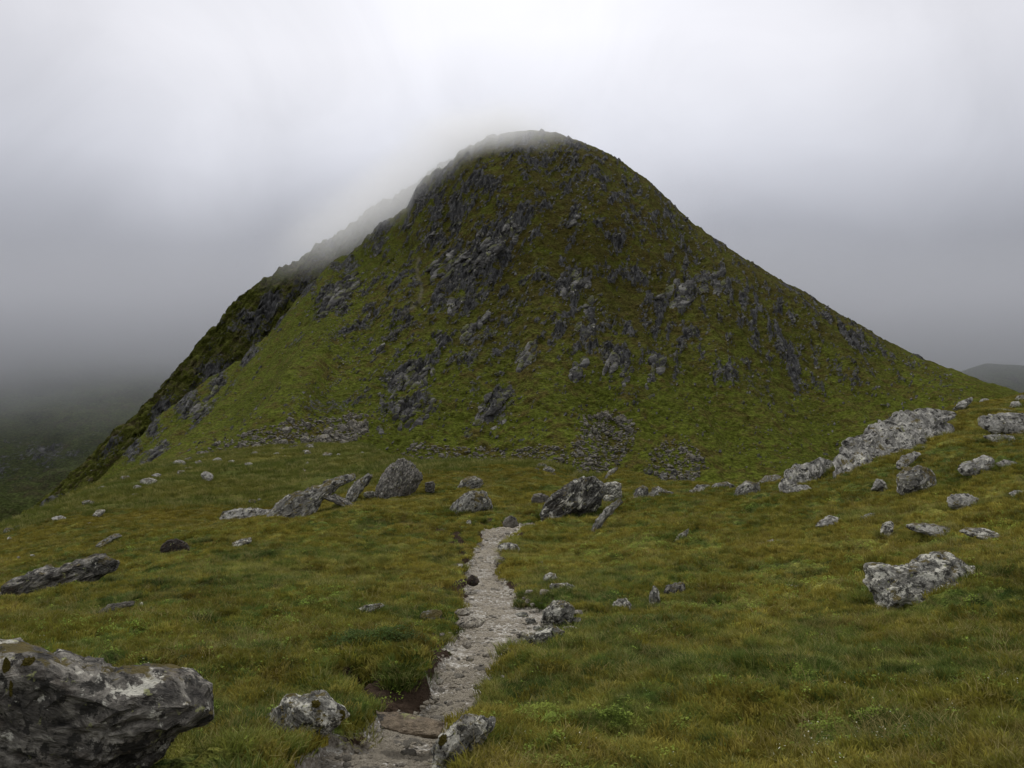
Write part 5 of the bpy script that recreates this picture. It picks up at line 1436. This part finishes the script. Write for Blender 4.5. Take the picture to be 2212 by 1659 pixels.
g, X, Y, Z, td, so = sample(90000, 2.2, 30, 1.3, 4)
lf = region(X, Y, [(690, 1310, .35, .6), (640, 1400, .5, .4), (500, 1480, .3, .3), (420, 1460, .4, .4), (340, 1420, .4, .4), (1250, 1590, .4, .35), (1150, 1640, .35, .3), (1290, 1660, .3, .3), (1180, 1560, .3, .3), (1600, 1300, .8, .7), (1690, 1250, 1.0, 1.0),
                   (1780, 1240, .8, .8), (1500, 1230, 1.0, 1.2), (1350, 1200, 1.4, 2.), (1560, 1500, .3, .3), (2080, 1560, .2, .2), (1810, 1570, .3, .2), (240, 1360, .8, .6), (950, 1330, .3, .5), (1130, 1470, .3, .3), (2180, 1150, 1.2, 1.5), (1300, 1350, .4, .5)])
pn = fbm2(X * 2.2 + 5, Y * 2.2, 3, 13.0)
keep = (td < 0.25) & (g.uniform(0, 1, len(X)) < 0.05 + 0.2 * np.clip(pn, 0, 1) + 0.9 * np.clip(lf * (0.5 + 1.6 * pn), 0, 1)) & clear_of_rocks(X, Y)
scatter('bilberry', 'bilberry', X[keep], Y[keep], Z[keep], (0.5 + 0.5 * g.uniform(0, 1, keep.sum())) * (1 + Y[keep] / 30), 'yellow-green bilberry leaves in patches on the near turf', 'ground cover')

mp = region(X, Y, [(815, 1430, .40, .40), (760, 1430, .25, .3), (870, 1410, .25, .3)])
keep = (td < 0.2) & (g.uniform(0, 1, len(X)) < 1.6 * smooth(0.30, 0.6, mp)) 
bil = scatter('bilberry_bush', 'shrub', X[keep], Y[keep], Z[keep], (0.6 + 0.5 * g.uniform(0, 1, keep.sum())), 'dark leafy bilberry mound on the left bank of the path', 'bush')

g, X, Y, Z, td, so = sample(6000, 2.2, 9, 1.0, 6)
fl = region(X, Y, [(1900, 1600, .5, .3), (1780, 1640, .5, .3), (2000, 1620, .4, .3), (1250, 1630, .3, .2), (2120, 1500, .4, .4), (1960, 1500, .3, .3), (1700, 1250, 1, 1)])
keep = (td < 0.1) & (g.uniform(0, 1, len(X)) < 0.03 + 0.5 * fl)
scatter('flowers', 'flower', X[keep], Y[keep], Z[keep], 0.8 + 0.5 * g.uniform(0, 1, keep.sum()), 'tiny cream flowers dotted through the grass', 'flowers')

# longer tufts crowding round the feet of the stones
g = np.random.default_rng(21)
PX, PY = [], []
for cx, cy, w, th in footprints:
    if cy > 40 or cy < 3: continue
    m = int(26 + 130 * w)
    a = g.uniform(0, 6.28, m); k = g.uniform(0.95, 1.25, m)
    PX.append(cx + np.cos(a) * w * k); PY.append(cy + np.sin(a) * np.maximum(th * 0.9, 0.04) * k)
X, Y = np.concatenate(PX), np.concatenate(PY)
Z, td, so = gz_at(X, Y)
keep = td < 0.3
scatter('tufts_at_stones', 'grass', X[keep], Y[keep], Z[keep], (0.75 + 0.7 * g.uniform(0, 1, keep.sum())) * (1 + Y[keep] / 45), 'longer grass growing round the feet of the stones', 'grass')

# gravel of the path
gravel = []
gm_ = make_rock_mat('gravel', 0.06, dark=(0.20, 0.175, 0.14), mid=(0.36, 0.325, 0.275), pale=(0.60, 0.57, 0.51), white=0.1, moss=-1.0, brown=0.5)
variants('gravel', [tuple(unit_stone(600 + i, 1, 0.45, 1.0, 4)) for i in range(7)], gm_)
g = np.random.default_rng(9)
PLA = np.array(plw)
idx = g.integers(0, len(PLA), 60000)
w = PLA[idx, 2]
X = PLA[idx, 0] + w * g.normal(0, 0.62, len(idx)); Y = PLA[idx, 1] + g.uniform(-0.25, 0.25, len(idx))
ok = Y > 3.2
X, Y = X[ok], Y[ok]
Z, td, so = gz_at(X, Y)
cl = fbm2(X * 2.5, Y * 2.5, 3, 17.0)
keep = (td > 0.3) & (g.uniform(0, 1, len(X)) < 0.45 + 1.2 * cl)
scatter('gravel', 'gravel', X[keep], Y[keep], Z[keep], (0.004 + 0.024 * g.uniform(0, 1, keep.sum()) ** 4) * (1 + Y[keep] / 18), 'loose gravel of the trodden path', 'gravel')

# moss cushions growing on three of the near rocks
def cushions(ob, spots, mat):
    bpy.context.view_layer.update()
    mw = ob.matrix_world; inv = mw.inverted()
    for i, (x, v, w, h) in enumerate(spots):
        d = Vector((px_a(x), 1.0, px_t(v))).normalized()
        o_l = inv @ Vector((0, 0, 0)); d_l = (inv.to_3x3() @ d).normalized()
        okh, loc, nor, _ = ob.ray_cast(o_l, d_l)
        if not okh: continue
        wl = mw @ loc; Yd = wl.y
        V, Fc = ICO[4]
        vv_ = V * np.array([w / F * Yd * 0.5, w / F * Yd * 0.4, h / F * Yd * 0.5])
        nn_ = normals(V * 1.0, Fc)
        vv_ = vv_ * (1 + 0.5 * noise3(V * 3.0 + i * 9))[:, None] * (1 + 0.2 * noise3(V * 9 + i))[:, None]
        Rm = np.array(inv.to_3x3())
        me = mesh_arrays('moss_cushion', vv_ @ Rm.T, Fc, False)
        c = link('moss_cushion', me, mat, ob)
        c.location = loc - nor * min(w, h) / F * Yd * 0.26
cm, ct, cb = new_mat('moss_cushion', 1.0, 0.05)
tcn = N(ct, 'ShaderNodeTexCoord')
ct.links.new(mix_rgb(ct, noise_tex(ct, tcn.outputs['Object'], 45, 4, 0.7), (0.030, 0.026, 0.008), (0.13, 0.105, 0.022)), cb.inputs['Base Color'])
ct.links.new(bump(ct, noise_tex(ct, tcn.outputs['Object'], 120, 3, 0.7), 1.0, 0.01), cb.inputs['Normal'])
cushions(big_boulder, [(60, 1432, 30, 34), (12, 1450, 16, 60), (22, 1490, 8, 40)], cm)
cushions(rock_b, [(956, 1600, 20, 30)], cm)
cushions(rock_a, [(682, 1520, 22, 16), (742, 1545, 14, 22)], cm)
